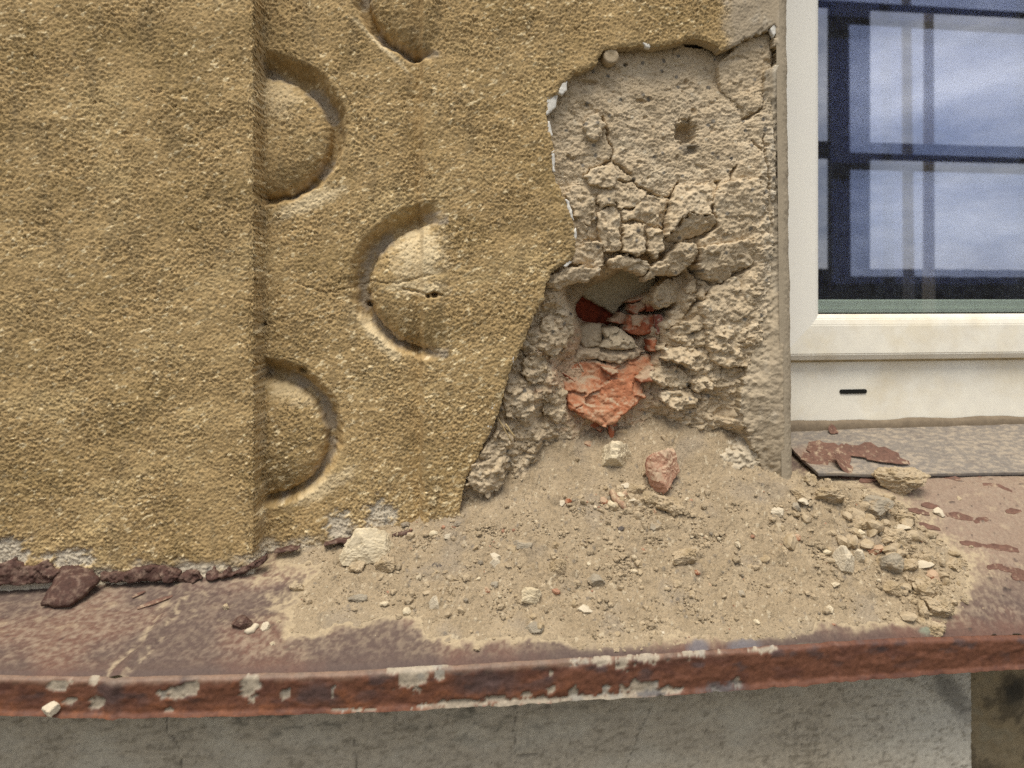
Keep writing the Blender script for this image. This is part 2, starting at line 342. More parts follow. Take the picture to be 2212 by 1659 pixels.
# half-round recesses with a domed half disc inside: centre u, v, half width, half height, side
DS = [(556, 282, 194, 170, 1), (556, 945, 184, 166, 1), (958, 614, 206, 174, -1), (948, -32, 192, 174, -1)]
xe_glob = float(at(551, 600, -0.034)[0])
def coat():
    step = 0.00112
    x0, x1, z0, z1 = -0.50, 0.46, -0.345, 0.40
    xe0 = at(549, 600, -0.034)[0]
    gxs = np.unique(np.concatenate([np.arange(x0, xe0 - 0.005, step), np.arange(xe0 - 0.005, xe0 + 0.008, 0.0005), np.arange(xe0 + 0.008, x1, step)]).astype(np.float32)); gzs = np.arange(z0, z1, step, dtype=np.float32)
    X, Z = np.meshgrid(gxs, gzs)
    nz_, nx_ = X.shape
    sd = -sdf(X, Z, hole)                                     # positive on the coat
    near = np.abs(sd) < 0.012
    jag = np.zeros_like(X); jag[near] = (0.0022 + 0.0035 * (X[near] > at(1600, 400, YC)[0])) * fbm(X[near] / 0.007, Z[near] / 0.007, 41, 4, 0.65)
    sd = sd + jag
    gz, gx = np.gradient(sd, gzs, gxs); gl = np.hypot(gx, gz) + 1e-6
    out = (sd < 0) & (sd > -1.6 * step)
    X = np.where(out, X - gx / gl * sd, X); Z = np.where(out, Z - gz / gl * sd, Z)
    U, V = proj(X, np.float32(YC), Z)
    big = fbm(X / 0.05, Z / 0.05, 11, 3)
    wob = fbm(X / 0.02, Z / 0.02, 13, 3)
    # main relief -------------------------------------------------
    jf = ss(0.002, 0.02, xjamb(Z) - JR - X)                   # dead flat where it meets the arris
    y = np.full_like(X, YC) - (0.0016 * big + 0.0006 * wob) * jf
    fr = ss(917 + 4 * wob, 904 + 4 * wob, U)                  # frieze slightly behind the field
    y += 0.0075 * fr + 0.005 * fr * ss(862, 912, U)
    shape = np.zeros(X.shape, np.int8); groove = np.zeros_like(X); rr = np.full_like(X, 9.0); tops = np.zeros_like(X); bots = np.zeros_like(X)
    for k, (cu, cv, a, b, s) in enumerate(DS):
        du = (U - cu) / a * s; dv = (V - cv) / b
        r = np.hypot(np.maximum(du, 0) if s > 0 else np.maximum(du, 0), dv) + 0.022 * wob + 0.01 * big
        r = np.maximum(r + 0.020 * fbm(X / 0.008, Z / 0.008, 15 + k, 3), 0)
        ins = (du > -0.06) & (r < 1.08)
        shape[ins] = k + 1
        wid = 0.79 - 0.045 * np.clip(-dv, -1, 1)             # the groove is wider along the top
        dome = np.clip(1 - (r / (wid + 0.01)) ** 2.6, 0, 1) ** 0.33
        lipw = 1.01 + 0.05 * np.clip(-dv, -1, 1)
        dep = 0.0245 * ss(lipw, np.minimum(lipw - 0.13, wid + 0.07), r) ** 0.8 - (0.0265 if s > 0 else 0.0310) * dome
        if s < 0:
            flat = ss(-0.05, 0.06, du + 0.04 * wob)                        # flush with the field at the flat side
            dep = np.where(dep > 0, dep * ss(0.0, 0.24, du), dep * flat)
        dep = np.where(du > -0.09, dep, 0)
        y += dep
        rr = np.where(ins, r, rr); groove = np.where(ins, ss(wid - 0.05, wid + 0.02, r), groove)
        tops = np.where(ins, np.clip(-dv, 0, 1), tops); bots = np.maximum(bots, np.where((r > 0.93) & (r < 1.22) & (du > 0) & (dv > 0.15), ss(1.2, 1.0, r) * ss(0.15, 0.7, dv), 0))
    xe = at(551, 600, -0.034)[0] + 0.0014 * fbm(Z / 0.02, Z * 0, 17, 4, 0.65) + 0.0010 * pn(Z / 0.003, X / 0.004, 18) + 0.0004 * np.random.RandomState(2).normal(size=X.shape).astype(np.float32) - 0.006 * ss(-0.14, 0.3, Z) * 0
    pil = ss(xe + 0.0040, xe - 0.0022, X)
    pil2 = pil * (1 + 0.0)
    y = np.where(pil2 > 0, y * (1 - pil2) + (-0.034 - 0.0018 * big) * pil2, y)
    # smooth light corner and jamb
    smooth = np.maximum.reduce([ss(1548, 1590, U + 14 * wob) * ss(420, 150, V), ss(1672, 1690, U + 5 * wob), ss(1560, 1580, U) * ss(380, 420, V)])
    # grain -------------------------------------------------------
    ca, sa = math.cos(0.45), math.sin(0.45)
    xr, zr = X * ca + Z * sa, -X * sa + Z * ca
    g1 = fbm(xr / 0.0075, zr / 0.0052, 23, 3, 0.6); g2 = fbm(xr / 0.0030, zr / 0.0024, 29, 2, 0.7)
    w1, w2, _ = worley(xr / 0.0046, zr / 0.0036, 31)
    pits = ss(0.25, 0.75, fbm(xr / 0.012, zr / 0.008, 37, 3)) * ss(0.1, 0.5, g2 + 0.2)
    rs = np.random.RandomState(4); wn = rs.normal(size=X.shape).astype(np.float32)
    i1 = fbm(X / 0.0055, Z / 0.0055, 25, 3, 0.7); q1, q2, _ = worley(X / 0.0026, Z / 0.0024, 33)
    gm_ = 0.65 + 0.7 * ss(-0.5, 0.5, fbm(X / 0.06, Z / 0.05, 27, 3))
    gr = gm_ * (-0.0003 * g1 - 0.0005 * g2 - 0.00045 * i1 + 0.0011 * (q1 - 0.5) + 0.0020 * pits + 0.00042 * wn) * (0.25 + 0.75 * jf)
    soft = 1 - 0.66 * smooth
    y += gr * soft * (1 - 0.25 * groove)
    y += 0.0002 * jf * pn(X / 0.0021, Z / 0.0021, 3) + 0.00010 * wn * jf
    # cracks and pin holes
    def crack(px, w, d, yy=YC):
        nonlocal y
        ln = pw(px, yy); b = 0.01
        m = (X > ln[:, 0].min() - b) & (X < ln[:, 0].max() + b) & (Z > ln[:, 1].min() - b) & (Z < ln[:, 1].max() + b)
        if m.any():
            dd = sdl(X[m] + 0.0016 * pn(X[m] / 0.006, Z[m] / 0.006, 61), Z[m] + 0.0016 * pn(X[m] / 0.006, Z[m] / 0.006, 62), ln)
            y[m] += d * ss(w, w * 0.3, dd)
    crack([(640, 612), (700, 633), (745, 622), (800, 606), (860, 612), (900, 600), (935, 594)], 0.0009, 0.0022)
    crack([(868, 622), (915, 634), (955, 637)], 0.0018, 0.005)
    for cu, cv, ru in ((796, 656, 7), (938, 637, 8), (650, 802, 9), (566, 700, 6), (560, 800, 5), (925, 640, 5)):
        y += 0.012 * blob(U, V, cu, cv, ru, ru * 0.8, 0, 0.4, 0.25 * wob)
    # albedo ------------------------------------------------------
    C = np.tile(np.array((0.435, 0.306, 0.145), np.float32), X.shape + (1,))
    t1 = fbm(X / 0.09, Z / 0.07, 71, 4); t2 = fbm(xr / 0.011, zr / 0.007, 73, 4, 0.6)
    C = mixc(C, (0.325, 0.228, 0.10), ss(0.0, 0.6, t1 + 0.5 * t2) * 0.7)
    C = mixc(C, (0.54, 0.405, 0.205), ss(0.05, 0.7, -t1 + 0.4 * t2) * 0.6)
    C = mixc(C, (0.24, 0.175, 0.09), ss(0.1, 0.6, fbm(X / 0.022, Z / 0.11, 75, 4, 0.6)) * 0.45)
    C = mixc(C, (0.20, 0.155, 0.095), ss(0.3, 0.6, fbm(X / 0.014, Z / 0.012, 77, 4, 0.65)) * 0.40)
    sp = fbm(xr / 0.010, zr / 0.0050, 79, 4, 0.62) + 0.16 * pn(X / 0.06, Z / 0.06, 81)
    spm = ss(0.35, 0.43, sp + 0.07 * ss(300, 700, V) * ss(500, 800, U) - 0.03); C = mixc(C, (0.80, 0.655, 0.40), spm * 0.85)
    C = mixc(C, (0.62, 0.50, 0.29), ss(1.5, 2.3, wn + 0.8 * i1) * 0.55)
    C = C * (1 + 0.10 * rs.normal(size=X.shape).astype(np.float32))[..., None]
    nn = 0.55 * t2
    cream = np.maximum.reduce([
        0.95 * blob(U, V, 905, 548, 52, 58, 0, 0.5, 0.8 * t2), 0.85 * blob(U, V, 900, 622, 60, 16, 4, 0.5, 0.8 * t2),
        0.9 * blob(U, V, 665, 435, 78, 17, -24, 0.5, 0.6 * t2), 0.85 * blob(U, V, 815, 730, 70, 13, 48, 0.5, 0.6 * t2),
        0.9 * blob(U, V, 825, 95, 80, 5, 44, 0.6, 0.6 * t2), 0.5 * blob(U, V, 640, 850, 70, 26, 15, 0.5, 0.8 * t2),
        0.7 * blob(U, V, 700, 1055, 70, 18, -30, 0.5, 0.7 * t2), 0.5 * blob(U, V, 600, 205, 40, 50, 0, 0.5, 0.8 * t2)])
    C = mixc(C, (0.68, 0.55, 0.34), cream)
    gm = groove * ss(-0.05, 0.45, fbm(X / 0.028, Z / 0.028, 83, 4) + 0.15) * ss(0.95, 0.86, rr + 0.05 * t2)
    C = mixc(C, (0.40, 0.335, 0.25), np.clip(gm, 0, 0.8) * (1 - pil))
    edge = ss(0.006, 0.0, np.abs(X - xe - 0.002)) * ss(0.0, 0.5, fbm(X / 0.012, Z / 0.012, 85, 3))
    C = mixc(C, (0.45, 0.36, 0.22), edge * 0.5)
    # bare plaster showing along the foot of the wall
    foot = ledge_z(X, np.float32(-0.014)); hgt = Z - foot
    foot_p = Z - ledge_z(X, np.float32(-0.034)); hh = np.where(pil > 0.5, foot_p, hgt)
    bare = ss(0.022, 0.006, hh + 0.016 * fbm(X / 0.03, Z / 0.018, 87, 4, 0.6) - 0.006 * ss(-0.28, -0.42, X)) * ss(1020, 960, U)
    bare = np.maximum.reduce([bare, blob(U, V, 730, 1142, 26, 34, 0, 0.25, 0.9 * t2), blob(U, V, 822, 1120, 30, 36, 20, 0.25, 0.9 * t2), blob(U, V, 20, 1180, 60, 36, 0, 0.3, 0.9 * t2), blob(U, V, 175, 1190, 50, 18, 0, 0.3, 0.9 * t2), blob(U, V, 5, 1085, 10, 18, 0, 0.3, 0.9 * t2)])
    C = mixc(C, (0.60, 0.53, 0.41), bare * 0.92)
    y += bare * 0.0022 + 0.003 * ss(0.02, 0.0, hh) * fbm(X / 0.012, Z / 0.01, 89, 3)
    C = mixc(C, (0.15, 0.14, 0.13), bare * ss(0.35, 0.6, fbm(X / 0.012, Z / 0.012, 91, 3)) * 0.6)
    C = mixc(C, (0.41, 0.34, 0.245), smooth * (0.9))
    C = mixc(C, (0.56, 0.50, 0.40), smooth * ss(0.1, 0.6, fbm(X / 0.012, Z / 0.03, 93, 4)) * 0.45)
    C = mixc(C, (0.62, 0.56, 0.45), blob(U, V, 1681, 330, 7, 260, 0, 0.6, 0.6 * wob) * 0.7 * (sd < 0.02))
    C = mixc(C, (0.33, 0.26, 0.17), smooth * ss(820, 1040, V) * 0.35)
    C = np.clip(C, 0.01, 0.9)
    # faces -------------------------------------------------------
    q = gridq(nx_, nz_); f = sd.ravel()[q]
    keep = (f.min(-1) > -1.1 * step) & (f.max(-1) > 0)
    keep &= (X.ravel()[q].max(-1) <= (xjamb(Z.ravel()) - JR).ravel()[q].max(-1))
    keep &= (hh.ravel()[q].max(-1) > -0.012)
    jb = ss(1590, 1620, U) * ss(130, 240, V)
    y = y + 0.010 * jb * ss(0.030, 0.0, sd + 0.006 * wob) + 0.0012 * jb * g1
    C = mixc(C, (0.50, 0.41, 0.285), jb * ss(0.03, 0.0, sd + 0.01 * t2) * 0.8)
    C = mixc(C, (0.34, 0.275, 0.19), jb * ss(780, 1000, V) * 0.45)
    C = np.clip(C, 0.01, 0.9); Cc = C.reshape(-1, 3)
    Y = np.where(sd < 0.004, y + 0.0016 * ss(0.004, 0, sd), y)
    Vt = np.stack([X.ravel(), Y.ravel(), Z.ravel()], 1)
    lab = np.where(pil > 0.998, 10, np.where(pil > 0.02, 0, shape)); lab = np.where((smooth > 0.5) & (lab == 0), 20, lab).ravel()[q].max(-1)
    def part(name, mask, mat='ochre_render', lbl=None, sk=False):
        Q = q[keep & mask]
        if len(Q) == 0: return
        v, Q, c = compact(Vt, Q, Cc)
        if sk: v, Q, c = skirt(v, Q, c, 0.016, rings=3, skcol=(0.42, 0.335, 0.215))
        o = npmesh(name, v, Q, mat, wall_e, c)
        if lbl: o['label'] = lbl
    part('render_coat', lab == 0, sk=True)
    part('pilaster_face', lab == 10, lbl='proud flat band of ochre render at the left')
    nm = {1: 'upper left half-round boss growing from the pilaster edge', 2: 'lower left half-round boss just above the ledge', 3: 'right half-round boss with a pale worn top and a crack', 4: 'half-round boss cut off by the top of the view'}
    for k in range(1, 5): part('half_round_boss', lab == k, lbl=nm[k])
    part('corner_render', lab == 20, 'smooth_render', 'smooth beige render at the window corner', sk=True)
    # rounded arris and the return of the jamb
    zz = np.arange(-0.33, 0.40, 0.0014); ang = np.linspace(0, math.pi / 2, 20); back = np.arange(0.004, 0.16, 0.004)
    px = np.concatenate([[-0.004, -0.002], JR * np.sin(ang), np.full(len(back), JR)]); py = np.concatenate([[0.0009, 0.0004], JR - JR * np.cos(ang), JR + back])
    nxj = np.concatenate([[0, 0], np.sin(ang), np.ones(len(back))]); nyj = np.concatenate([[-1, -1], -np.cos(ang), np.zeros(len(back))])
    ZZ, I = np.meshgrid(zz, np.arange(len(px)), indexing='ij')
    nzv = 0.0009 * fbm(ZZ / 0.005, py[I] / 0.005 + px[I] / 0.005, 95, 4, 0.7) + 0.0012 * pn(ZZ / 0.03, py[I] / 0.03, 96)
    XX = xjamb(ZZ) - JR + px[I] + nxj[I] * nzv; YY = YC + py[I] + nyj[I] * nzv * ss(0, 0.004, px[I])
    cj = np.tile(np.array((0.36, 0.30, 0.215), np.float32), (XX.size, 1)) * (1 + 0.12 * fbm(ZZ / 0.02, py[I] / 0.02, 97, 3)).reshape(-1, 1)
    npmesh('window_reveal', np.stack([XX.ravel(), YY.ravel(), ZZ.ravel()], 1), gridq(len(px), len(zz)).reshape(-1, 4), 'smooth_render', wall_e, cj)
coat()

# ================================================================== exposed mortar behind the coat
DP = [(1300, 150, .004), (1450, 130, .007), (1560, 140, .008), (1640, 110, 0.0), (1250, 230, .002), (1350, 260, .003), (1480, 260, .004), (1600, 260, -.002), (1660, 260, -.007), (1210, 300, .002), (1220, 400, .004), (1300, 380, .004), (1400, 380, .003), (1500, 380, .002), (1600, 400, -.004), (1665, 400, -.009), (1250, 480, .007), (1330, 480, .009), (1400, 500, .009), (1480, 460, .004), (1480, 530, .018), (1580, 480, .002), (1665, 520, -.009),
      (1250, 545, .008), (1300, 560, .02), (1230, 590, .016), (1190, 640, .006), (1195, 690, .016), (1160, 740, .008), (1180, 820, .017), (1120, 860, .006), (1130, 960, .014), (1080, 960, .003), (1050, 1040, .0), (1100, 1050, .014), (1200, 900, .034), (1200, 980, .04),
      (1240, 620, .075), (1270, 660, .12), (1320, 650, .115), (1380, 620, .105), (1400, 670, .095), (1330, 700, .11), (1280, 760, .075), (1380, 760, .07), (1300, 850, .049), (1370, 850, .046), (1300, 920, .05), (1400, 920, .05), (1230, 800, .045), (1260, 880, .044), (1340, 800, .05), (1215, 745, .035),
      (1430, 640, .034), (1450, 700, .034), (1440, 780, .038), (1500, 650, .02), (1500, 750, .02), (1480, 850, .03), (1560, 600, .010), (1560, 700, .008), (1640, 620, -.008), (1640, 720, -.007), (1560, 800, .010), (1600, 850, .004), (1540, 880, .022), (1620, 900, 0), (1560, 960, .03), (1600, 1000, .014), (1650, 1040, 0.0), (1350, 1000, .065), (1450, 1000, .06), (1200, 1080, .04), (1300, 1100, .06), (1500, 1100, .05), (1020, 1100, 0.0), (1690, 1100, -.004), (1350, 60, .004), (1600, 60, .002), (1690, 300, -.01), (1690, 700, -.009), (1150, 600, .003), (1170, 300, .002), (1000, 1000, 0.0)]
_dp = np.array([[*xz(u, v, d), d] for u, v, d in DP])
def depth(X, Z):
    s = np.zeros(np.shape(X), np.float32); w = s.copy()
    for x, z, d in _dp:
        k = 1.0 / (((X - x) ** 2 + (Z - z) ** 2) + 1e-5) ** 2.0
        s += k * d; w += k
    return s / w
def A(zx, zy): return (1026 + .3418 * zx, .3418 * zy)          # first close-up
def B(zx, zy): return (972 + .3418 * zx, 513 + .3418 * zy)     # second close-up
CR = [[A(910, 1140), A(1000, 1150), A(1080, 1195), A(1180, 1250), A(1240, 1240), A(1285, 1160)], [A(710, 1105), A(770, 1060), A(860, 1020), A(880, 940), A(850, 880), A(810, 740)],
      [A(1870, 200), A(1885, 330), A(1880, 430), A(1850, 530), A(1810, 620), A(1800, 700), A(1720, 740), A(1690, 752), A(1660, 680), A(1605, 640)], [A(1240, 1240), A(1215, 1350), A(1200, 1450), A(1200, 1540)],
      [A(880, 1020), A(940, 1060), A(985, 1110)], [A(1530, 1150), A(1530, 1300), A(1500, 1340)], [A(1640, 1050), A(1600, 1140)], [A(1800, 860), A(1830, 1100), A(1845, 1300), A(1850, 1480)],
      [A(1350, 270), A(1450, 250), A(1540, 330)], [A(1740, 900), A(1790, 960)], [B(430, 690), B(500, 760), B(600, 770)], [B(440, 1060), B(500, 1085)], [B(1950, 1270), B(2010, 1330), B(2060, 1400), B(2090, 1520)],
      [B(1420, 985), B(1500, 1030)], [B(1530, 900), B(1600, 980)], [B(1890, 200), B(1760, 260), B(1640, 340), B(1590, 410), B(1540, 500)], [B(1560, 60), B(1560, 180), B(1600, 250), B(1690, 300)], [B(1390, 560), B(1420, 700), B(1360, 770)]]
CRW = [pw(c, 0.002) for c in CR]
HX = [(1483, 285, 20, 22, .022), (1352, 140, 4, 4, .006), (1228, 340, 5, 5, .005), (1484, 175, 5, 5, .004), (1494, 325, 10, 8, .006), (1270, 178, 22, 5, .006), (1508, 96, 24, 6, .02), (1300, 100, 6, 4, .01), (1120, 870, 16, 5, .01), (1130, 880, 8, 6, .012), (1680, 60, 8, 14, .012), (1385, 220, 12, 5, .004), (1500, 240, 6, 6, .004)]
def mortar_noise(X, Z, U, V, amp=1.0):
    rough = np.clip(ss(1240, 1180, U) * ss(560, 640, V) + ss(640, 760, V) * ss(1400, 1460, U) * ss(1660, 1600, U), 0, 1)
    a = fbm(X / 0.03, Z / 0.03, 101, 4, 0.55); b = fbm(X / 0.008, Z / 0.006, 103, 4, 0.6); c = fbm(X / 0.0028, Z / 0.0026, 105, 2, 0.7)
    f1, f2, _ = worley(X / 0.011 + 0.3 * b, Z / 0.010 + 0.3 * a, 107); g1, g2, _ = worley(X / 0.0045, Z / 0.0042, 109)
    wn = np.random.RandomState(6).normal(size=np.shape(X)).astype(np.float32)
    k1 = facets(X / 0.020, Z / 0.017, 205); k2 = facets(X / 0.0075, Z / 0.0065, 208)
    h = -0.0026 * a - 0.0012 * b - 0.0007 * c + 0.00034 * wn + (0.30 + 0.70 * ss(330, 470, V)) * ((0.0034 + 0.002 * rough) * k1 + (0.0017 + 0.0012 * rough) * k2)
    h += rough * (0.006 * (f1 - 0.4) + 0.0018 * (g1 - 0.45)) + (1 - rough) * 0.0007 * (g1 - 0.5)
    h += 0.004 * ss(0.42, 0.62, fbm(X / 0.017, Z / 0.014, 113, 3)) * 0.6
    return h * amp, a, b, c
def mortar_col(X, Z, U, V, a, b, c):
    C = np.tile(np.array(TAN, np.float32), X.shape + (1,))
    C = mixc(C, (0.47, 0.37, 0.24), ss(0.0, 0.6, a) * 0.8); C = mixc(C, (0.62, 0.52, 0.37), ss(0.05, 0.6, -a + 0.4 * b) * 0.6)
    C = mixc(C, (0.40, 0.32, 0.215), ss(1240, 1150, U) * ss(560, 700, V) * 0.3)
    C = mixc(C, (0.58, 0.53, 0.435), ss(1625, 1670, U + 14 * a) * ss(160, 330, V) * (0.35 + 0.5 * ss(-.1, .4, b)))
    f1, f2, i = worley(X / 0.016, Z / 0.016, 117)
    C = mixc(C, (0.13, 0.125, 0.115), ss(0.16, 0.10, f1 + 0.08 * b) * (i > 0.72) * 0.8)
    C = mixc(C, (0.62, 0.55, 0.42), ss(0.14, 0.08, f1 + 0.08 * b) * (i < 0.16) * 0.7)
    C = mixc(C, (0.24, 0.18, 0.115), ss(0.45, 0.62, fbm(X / 0.012, Z / 0.010, 119, 3)) * 0.5)
    C = C * (1 + 0.07 * np.random.RandomState(3).normal(size=X.shape))[..., None]
    return np.clip(C, 0.01, 0.9)
def mortar():
    P = pw([(u + (12 if 1450 < u else -14) * 0, v) for u, v in hole_px], YC)
    cx, cz = P.mean(0)
    grow = []
    for i in range(len(P)):
        a, b = P[i - 1], P[(i + 1) % len(P)]; t = b - a; n = np.array([-t[1], t[0]]); n /= np.linalg.norm(n) + 1e-9
        grow.append(P[i] + n * 0.006)
    G = np.array(grow)
    if sdf(np.array([G[20][0]]), np.array([G[20][1]]), P)[0] > 0: G = np.array([2 * p - g for p, g in zip(P, G)])
    X, Z, sd, Q = fieldgrid(G, 0.0009)
    U, V = proj(X, np.float32(0.004), Z)
    y = depth(X, Z); h, a, b, c = mortar_noise(X, Z, U, V)
    y = y + h
    for ln in CRW:
        bb = 0.012; m = (X > ln[:, 0].min() - bb) & (X < ln[:, 0].max() + bb) & (Z > ln[:, 1].min() - bb) & (Z < ln[:, 1].max() + bb)
        dd = sdl(X[m] + 0.003 * fbm(X[m] / 0.009, Z[m] / 0.009, 121, 3), Z[m] + 0.003 * fbm(X[m] / 0.009, Z[m] / 0.009, 122, 3), ln)
        wv = 0.0016 * (0.6 + 0.9 * np.clip(0.5 + fbm(X[m] / 0.03, Z[m] / 0.03, 123, 2), 0, 1.4))
        y[m] += 0.009 * ss(wv, wv * 0.35, dd) + 0.0012 * ss(0.006, 0, dd)
    for cu, cv, ru, rv, d in HX: y += d * blob(U, V, cu, cv, ru, rv, 0, 0.45, 0.5 * b)
    y += 0.004 * blob(U, V, 1260, 250, 26, 22, 0, 0.5, 0.6 * b) * 0.6
    C = mortar_col(X, Z, U, V, a, b, c)
    C = mixc(C, (0.2, 0.17, 0.13), blob(U, V, 1487, 320, 22, 12, 0, 0.5, 0.6 * b) * 0.8)
    # brick dust reddens the cavity
    C = mixc(C, (0.46, 0.26, 0.155), blob(U, V, 1310, 820, 110, 110, 0, 0.5, 0.9 * b) * 0.5)
    Vt = np.stack([X.ravel(), y.ravel(), Z.ravel()], 1)
    v, Q, cc = compact(Vt, Q, C.reshape(-1, 3))
    o = npmesh('exposed_mortar', v, Q, 'mortar', wall_e, cc); o['label'] = 'crumbling tan mortar laid bare inside the hole'
    return o
bed = mortar()

def chunk(name, px, proud=0.005, y0=None, tilt=(0, 0), r=0.006, bulge=0.003, thick=0.022, mat='mortar', color=None, amp=0.7, step=0.0011, jag=0.0016, seed=0, parent=None, label=None, facet=0.0):
    c0 = np.mean(np.array(px), 0)
    if y0 is None:
        d = 0.005
        for _ in range(3):
            w = xz(c0[0], c0[1], d); d = float(depth(np.array([w[0]]), np.array([w[1]]))[0])
        y0 = d - proud
    P = pw(px, y0); cx, cz = P.mean(0)
    X, Z, sd, Q = fieldgrid(P, step, jag, 0.0075, 131 + seed)
    if len(Q) == 0: return None
    U, V = proj(X, np.float32(y0), Z)
    e = np.clip(sd / r, 0, 1); rnd = 1 - np.sqrt(np.clip(1 - (1 - e) ** 2, 0, 1))
    h, a, b, c = mortar_noise(X + seed * 0.31, Z + seed * 0.17, U, V, amp)
    y = y0 + tilt[0] * (X - cx) + tilt[1] * (Z - cz) + (0.8 * r) * rnd - bulge * ss(0, 1, np.clip(sd / (sd.max() + 1e-6), 0, 1)) + h
    if facet:
        f1, f2, i = worley((X + seed) / facet, (Z + seed * 2) / facet, 171)
        y += 0.0050 * facets((X + seed) / facet, (Z + seed * 2) / (facet * 0.8), 173, 0.35)
    C = mortar_col(X, Z, U, V, a, b, c) if color is None else np.tile(np.array(color, np.float32), X.shape + (1,)) * (1 + 0.12 * b[..., None])
    Vt = np.stack([X.ravel(), y.ravel(), Z.ravel()], 1)
    v, Q, cc = compact(Vt, Q, np.clip(C, 0.01, 0.9).reshape(-1, 3)); v, Q, cc = skirt(v, Q, cc, thick, rings=2)
    o = npmesh(name, v, Q, mat, parent or bed, cc)
    if parent is None: o.matrix_parent_inverse = Matrix.Identity(4)
    if label: o['label'] = label
    return o
CH = [
 ([A(700,1110),A(740,1060),A(800,1040),A(890,1050),A(905,1110),A(890,1160),A(860,1195),A(790,1180),A(720,1150)], .006, (0,.15)),
 ([A(610,1180),A(690,1160),A(740,1190),A(768,1250),A(772,1370),A(730,1420),A(650,1400),A(612,1330),A(575,1240)], .004, (.2,0)),
 ([A(775,1250),A(795,1195),A(900,1155),A(1000,1172),A(1090,1212),A(1078,1270),A(1008,1306),A(930,1326),A(900,1275),A(785,1330)], .005, (0,.1)),
 ([A(922,1340),A(1012,1314),A(1094,1226),A(1228,1262),A(1206,1395),A(1188,1436),A(1080,1406),A(1030,1390),A(932,1396)], .006, (.1,-.05)),
 ([A(772,1342),A(896,1284),A(918,1340),A(922,1480),A(926,1596),A(812,1598),A(782,1450)], .006, (0,0)),
 ([A(937,1412),A(1030,1402),A(1076,1422),A(1078,1588),A(1030,1618),A(948,1588),A(937,1500)], .011, (0,.05)),
 ([A(1092,1432),A(1190,1454),A(1198,1578),A(1140,1630),A(1097,1588)], .009, (-.1,0)),
 ([A(1255,1240),A(1292,1162),A(1500,1152),A(1536,1200),A(1508,1290),A(1486,1358),A(1342,1348),A(1272,1426),A(1218,1490),A(1220,1420)], .011, (0,.2)),
 ([A(1342,1360),A(1486,1364),A(1536,1420),A(1440,1478),A(1330,1526),A(1222,1526),A(1216,1502),A(1274,1434)], .010, (0,-.75)),
 ([A(1524,1204),A(1604,1144),A(1796,1124),A(1830,1250),A(1838,1470),A(1776,1550),A(1600,1620),A(1430,1590),A(1428,1522),A(1544,1434),A(1506,1300)], .009, (.05,-.1)),
 ([A(1545,400),A(1700,250),A(1858,200),A(1872,430),A(1842,530),A(1802,618),A(1792,694),A(1722,732),A(1684,744),A(1612,634),A(1545,560)], .003, (0,-.05)),
 ([A(690,800),A(720,740),A(780,710),A(830,790),A(800,850),A(780,890),A(730,880)], .007, (0,0)),
 ([B(800,60),B(890,20),B(960,30),B(985,120),B(970,180),B(900,256),B(830,172),B(745,172)], .010, (.1,-.2)),
 ([B(622,246),B(742,186),B(832,186),B(950,196),B(948,232),B(870,280),B(762,300),B(700,330),B(622,320)], .026, (0,-.5)),
 ([B(1010,130),B(1100,110),B(1250,150),B(1286,200),B(1230,236),B(1112,188),B(1050,206),B(1000,168)], .048, (0,-.3)),
 ([B(1292,172),B(1362,132),B(1450,30),B(1554,44),B(1554,140),B(1500,188),B(1440,236),B(1330,236),B(1252,276),B(1234,250)], .046, (0,-.35)),
 ([B(1574,64),B(1900,10),B(1950,50),B(1912,188),B(1826,198),B(1738,286),B(1644,266),B(1586,188)], .013, (.05,-.3)),
 ([B(1294,332),B(1342,274),B(1480,234),B(1528,252),B(1486,330),B(1436,408),B(1330,454),B(1284,400)], .014, (.1,-.1)),
 ([B(1492,334),B(1540,256),B(1566,264),B(1562,348),B(1492,358)], .006, (0,0)),
 ([B(1572,352),B(1612,304),B(1716,292),B(1638,338),B(1600,396),B(1562,388)], .007, (0,0)),
 ([B(1402,472),B(1482,392),B(1558,392),B(1568,450),B(1538,508),B(1440,556),B(1402,540)], .008, (.1,0)),
 ([B(1654,334),B(1762,268),B(1926,190),B(1990,206),B(1974,500),B(1950,700),B(1876,816),B(1752,826),B(1684,796),B(1644,660),B(1624,500),B(1606,424)], .008, (-.08,0)),
 ([B(1422,564),B(1540,522),B(1600,448),B(1626,640),B(1644,696),B(1500,696),B(1432,650)], .007, (-.2,0)),
 ([B(1382,704),B(1480,696),B(1640,704),B(1676,796),B(1560,846),B(1440,796),B(1362,770)], .008, (-.1,.3)),
 ([B(1284,834),B(1440,814),B(1526,880),B(1488,948),B(1352,956),B(1264,880)], .010, (-.1,.2)),
 ([B(1354,984),B(1500,954),B(1596,982),B(1558,1078),B(1440,1096),B(1354,1040)], .008, (0,.3)),
 ([B(1524,902),B(1640,864),B(1696,902),B(1648,978),B(1562,978)], .007, (0,.2)),
 ([B(332,1000),B(450,942),B(528,1012),B(538,1120),B(480,1178),B(352,1130)], .006, (.2,0)),
 ([B(130,1440),B(230,1300),B(335,1190),B(398,1280),B(352,1400),B(342,1560),B(240,1640),B(100,1560)], .009, (.3,.1)),
 ([B(560,560),B(640,450),B(700,520),B(790,480),B(800,580),B(740,700),B(640,760),B(560,700)], .005, (.5,0)),
 ([B(460,760),B(560,740),B(640,800),B(620,900),B(520,930),B(450,860)], .006, (.3,0)),
 ([B(560,930),B(660,880),B(740,980),B(750,1080),B(690,1180),B(600,1120)], .006, (.3,0)),
]
for i, (px, pr, tl) in enumerate(CH):
    chunk('mortar_chunk', px, pr, tilt=tl, seed=i, r=0.0028 if i != 10 else 0.0015, bulge=0.0015 if i != 10 else 0.0005, amp=0.95, jag=0.0034)
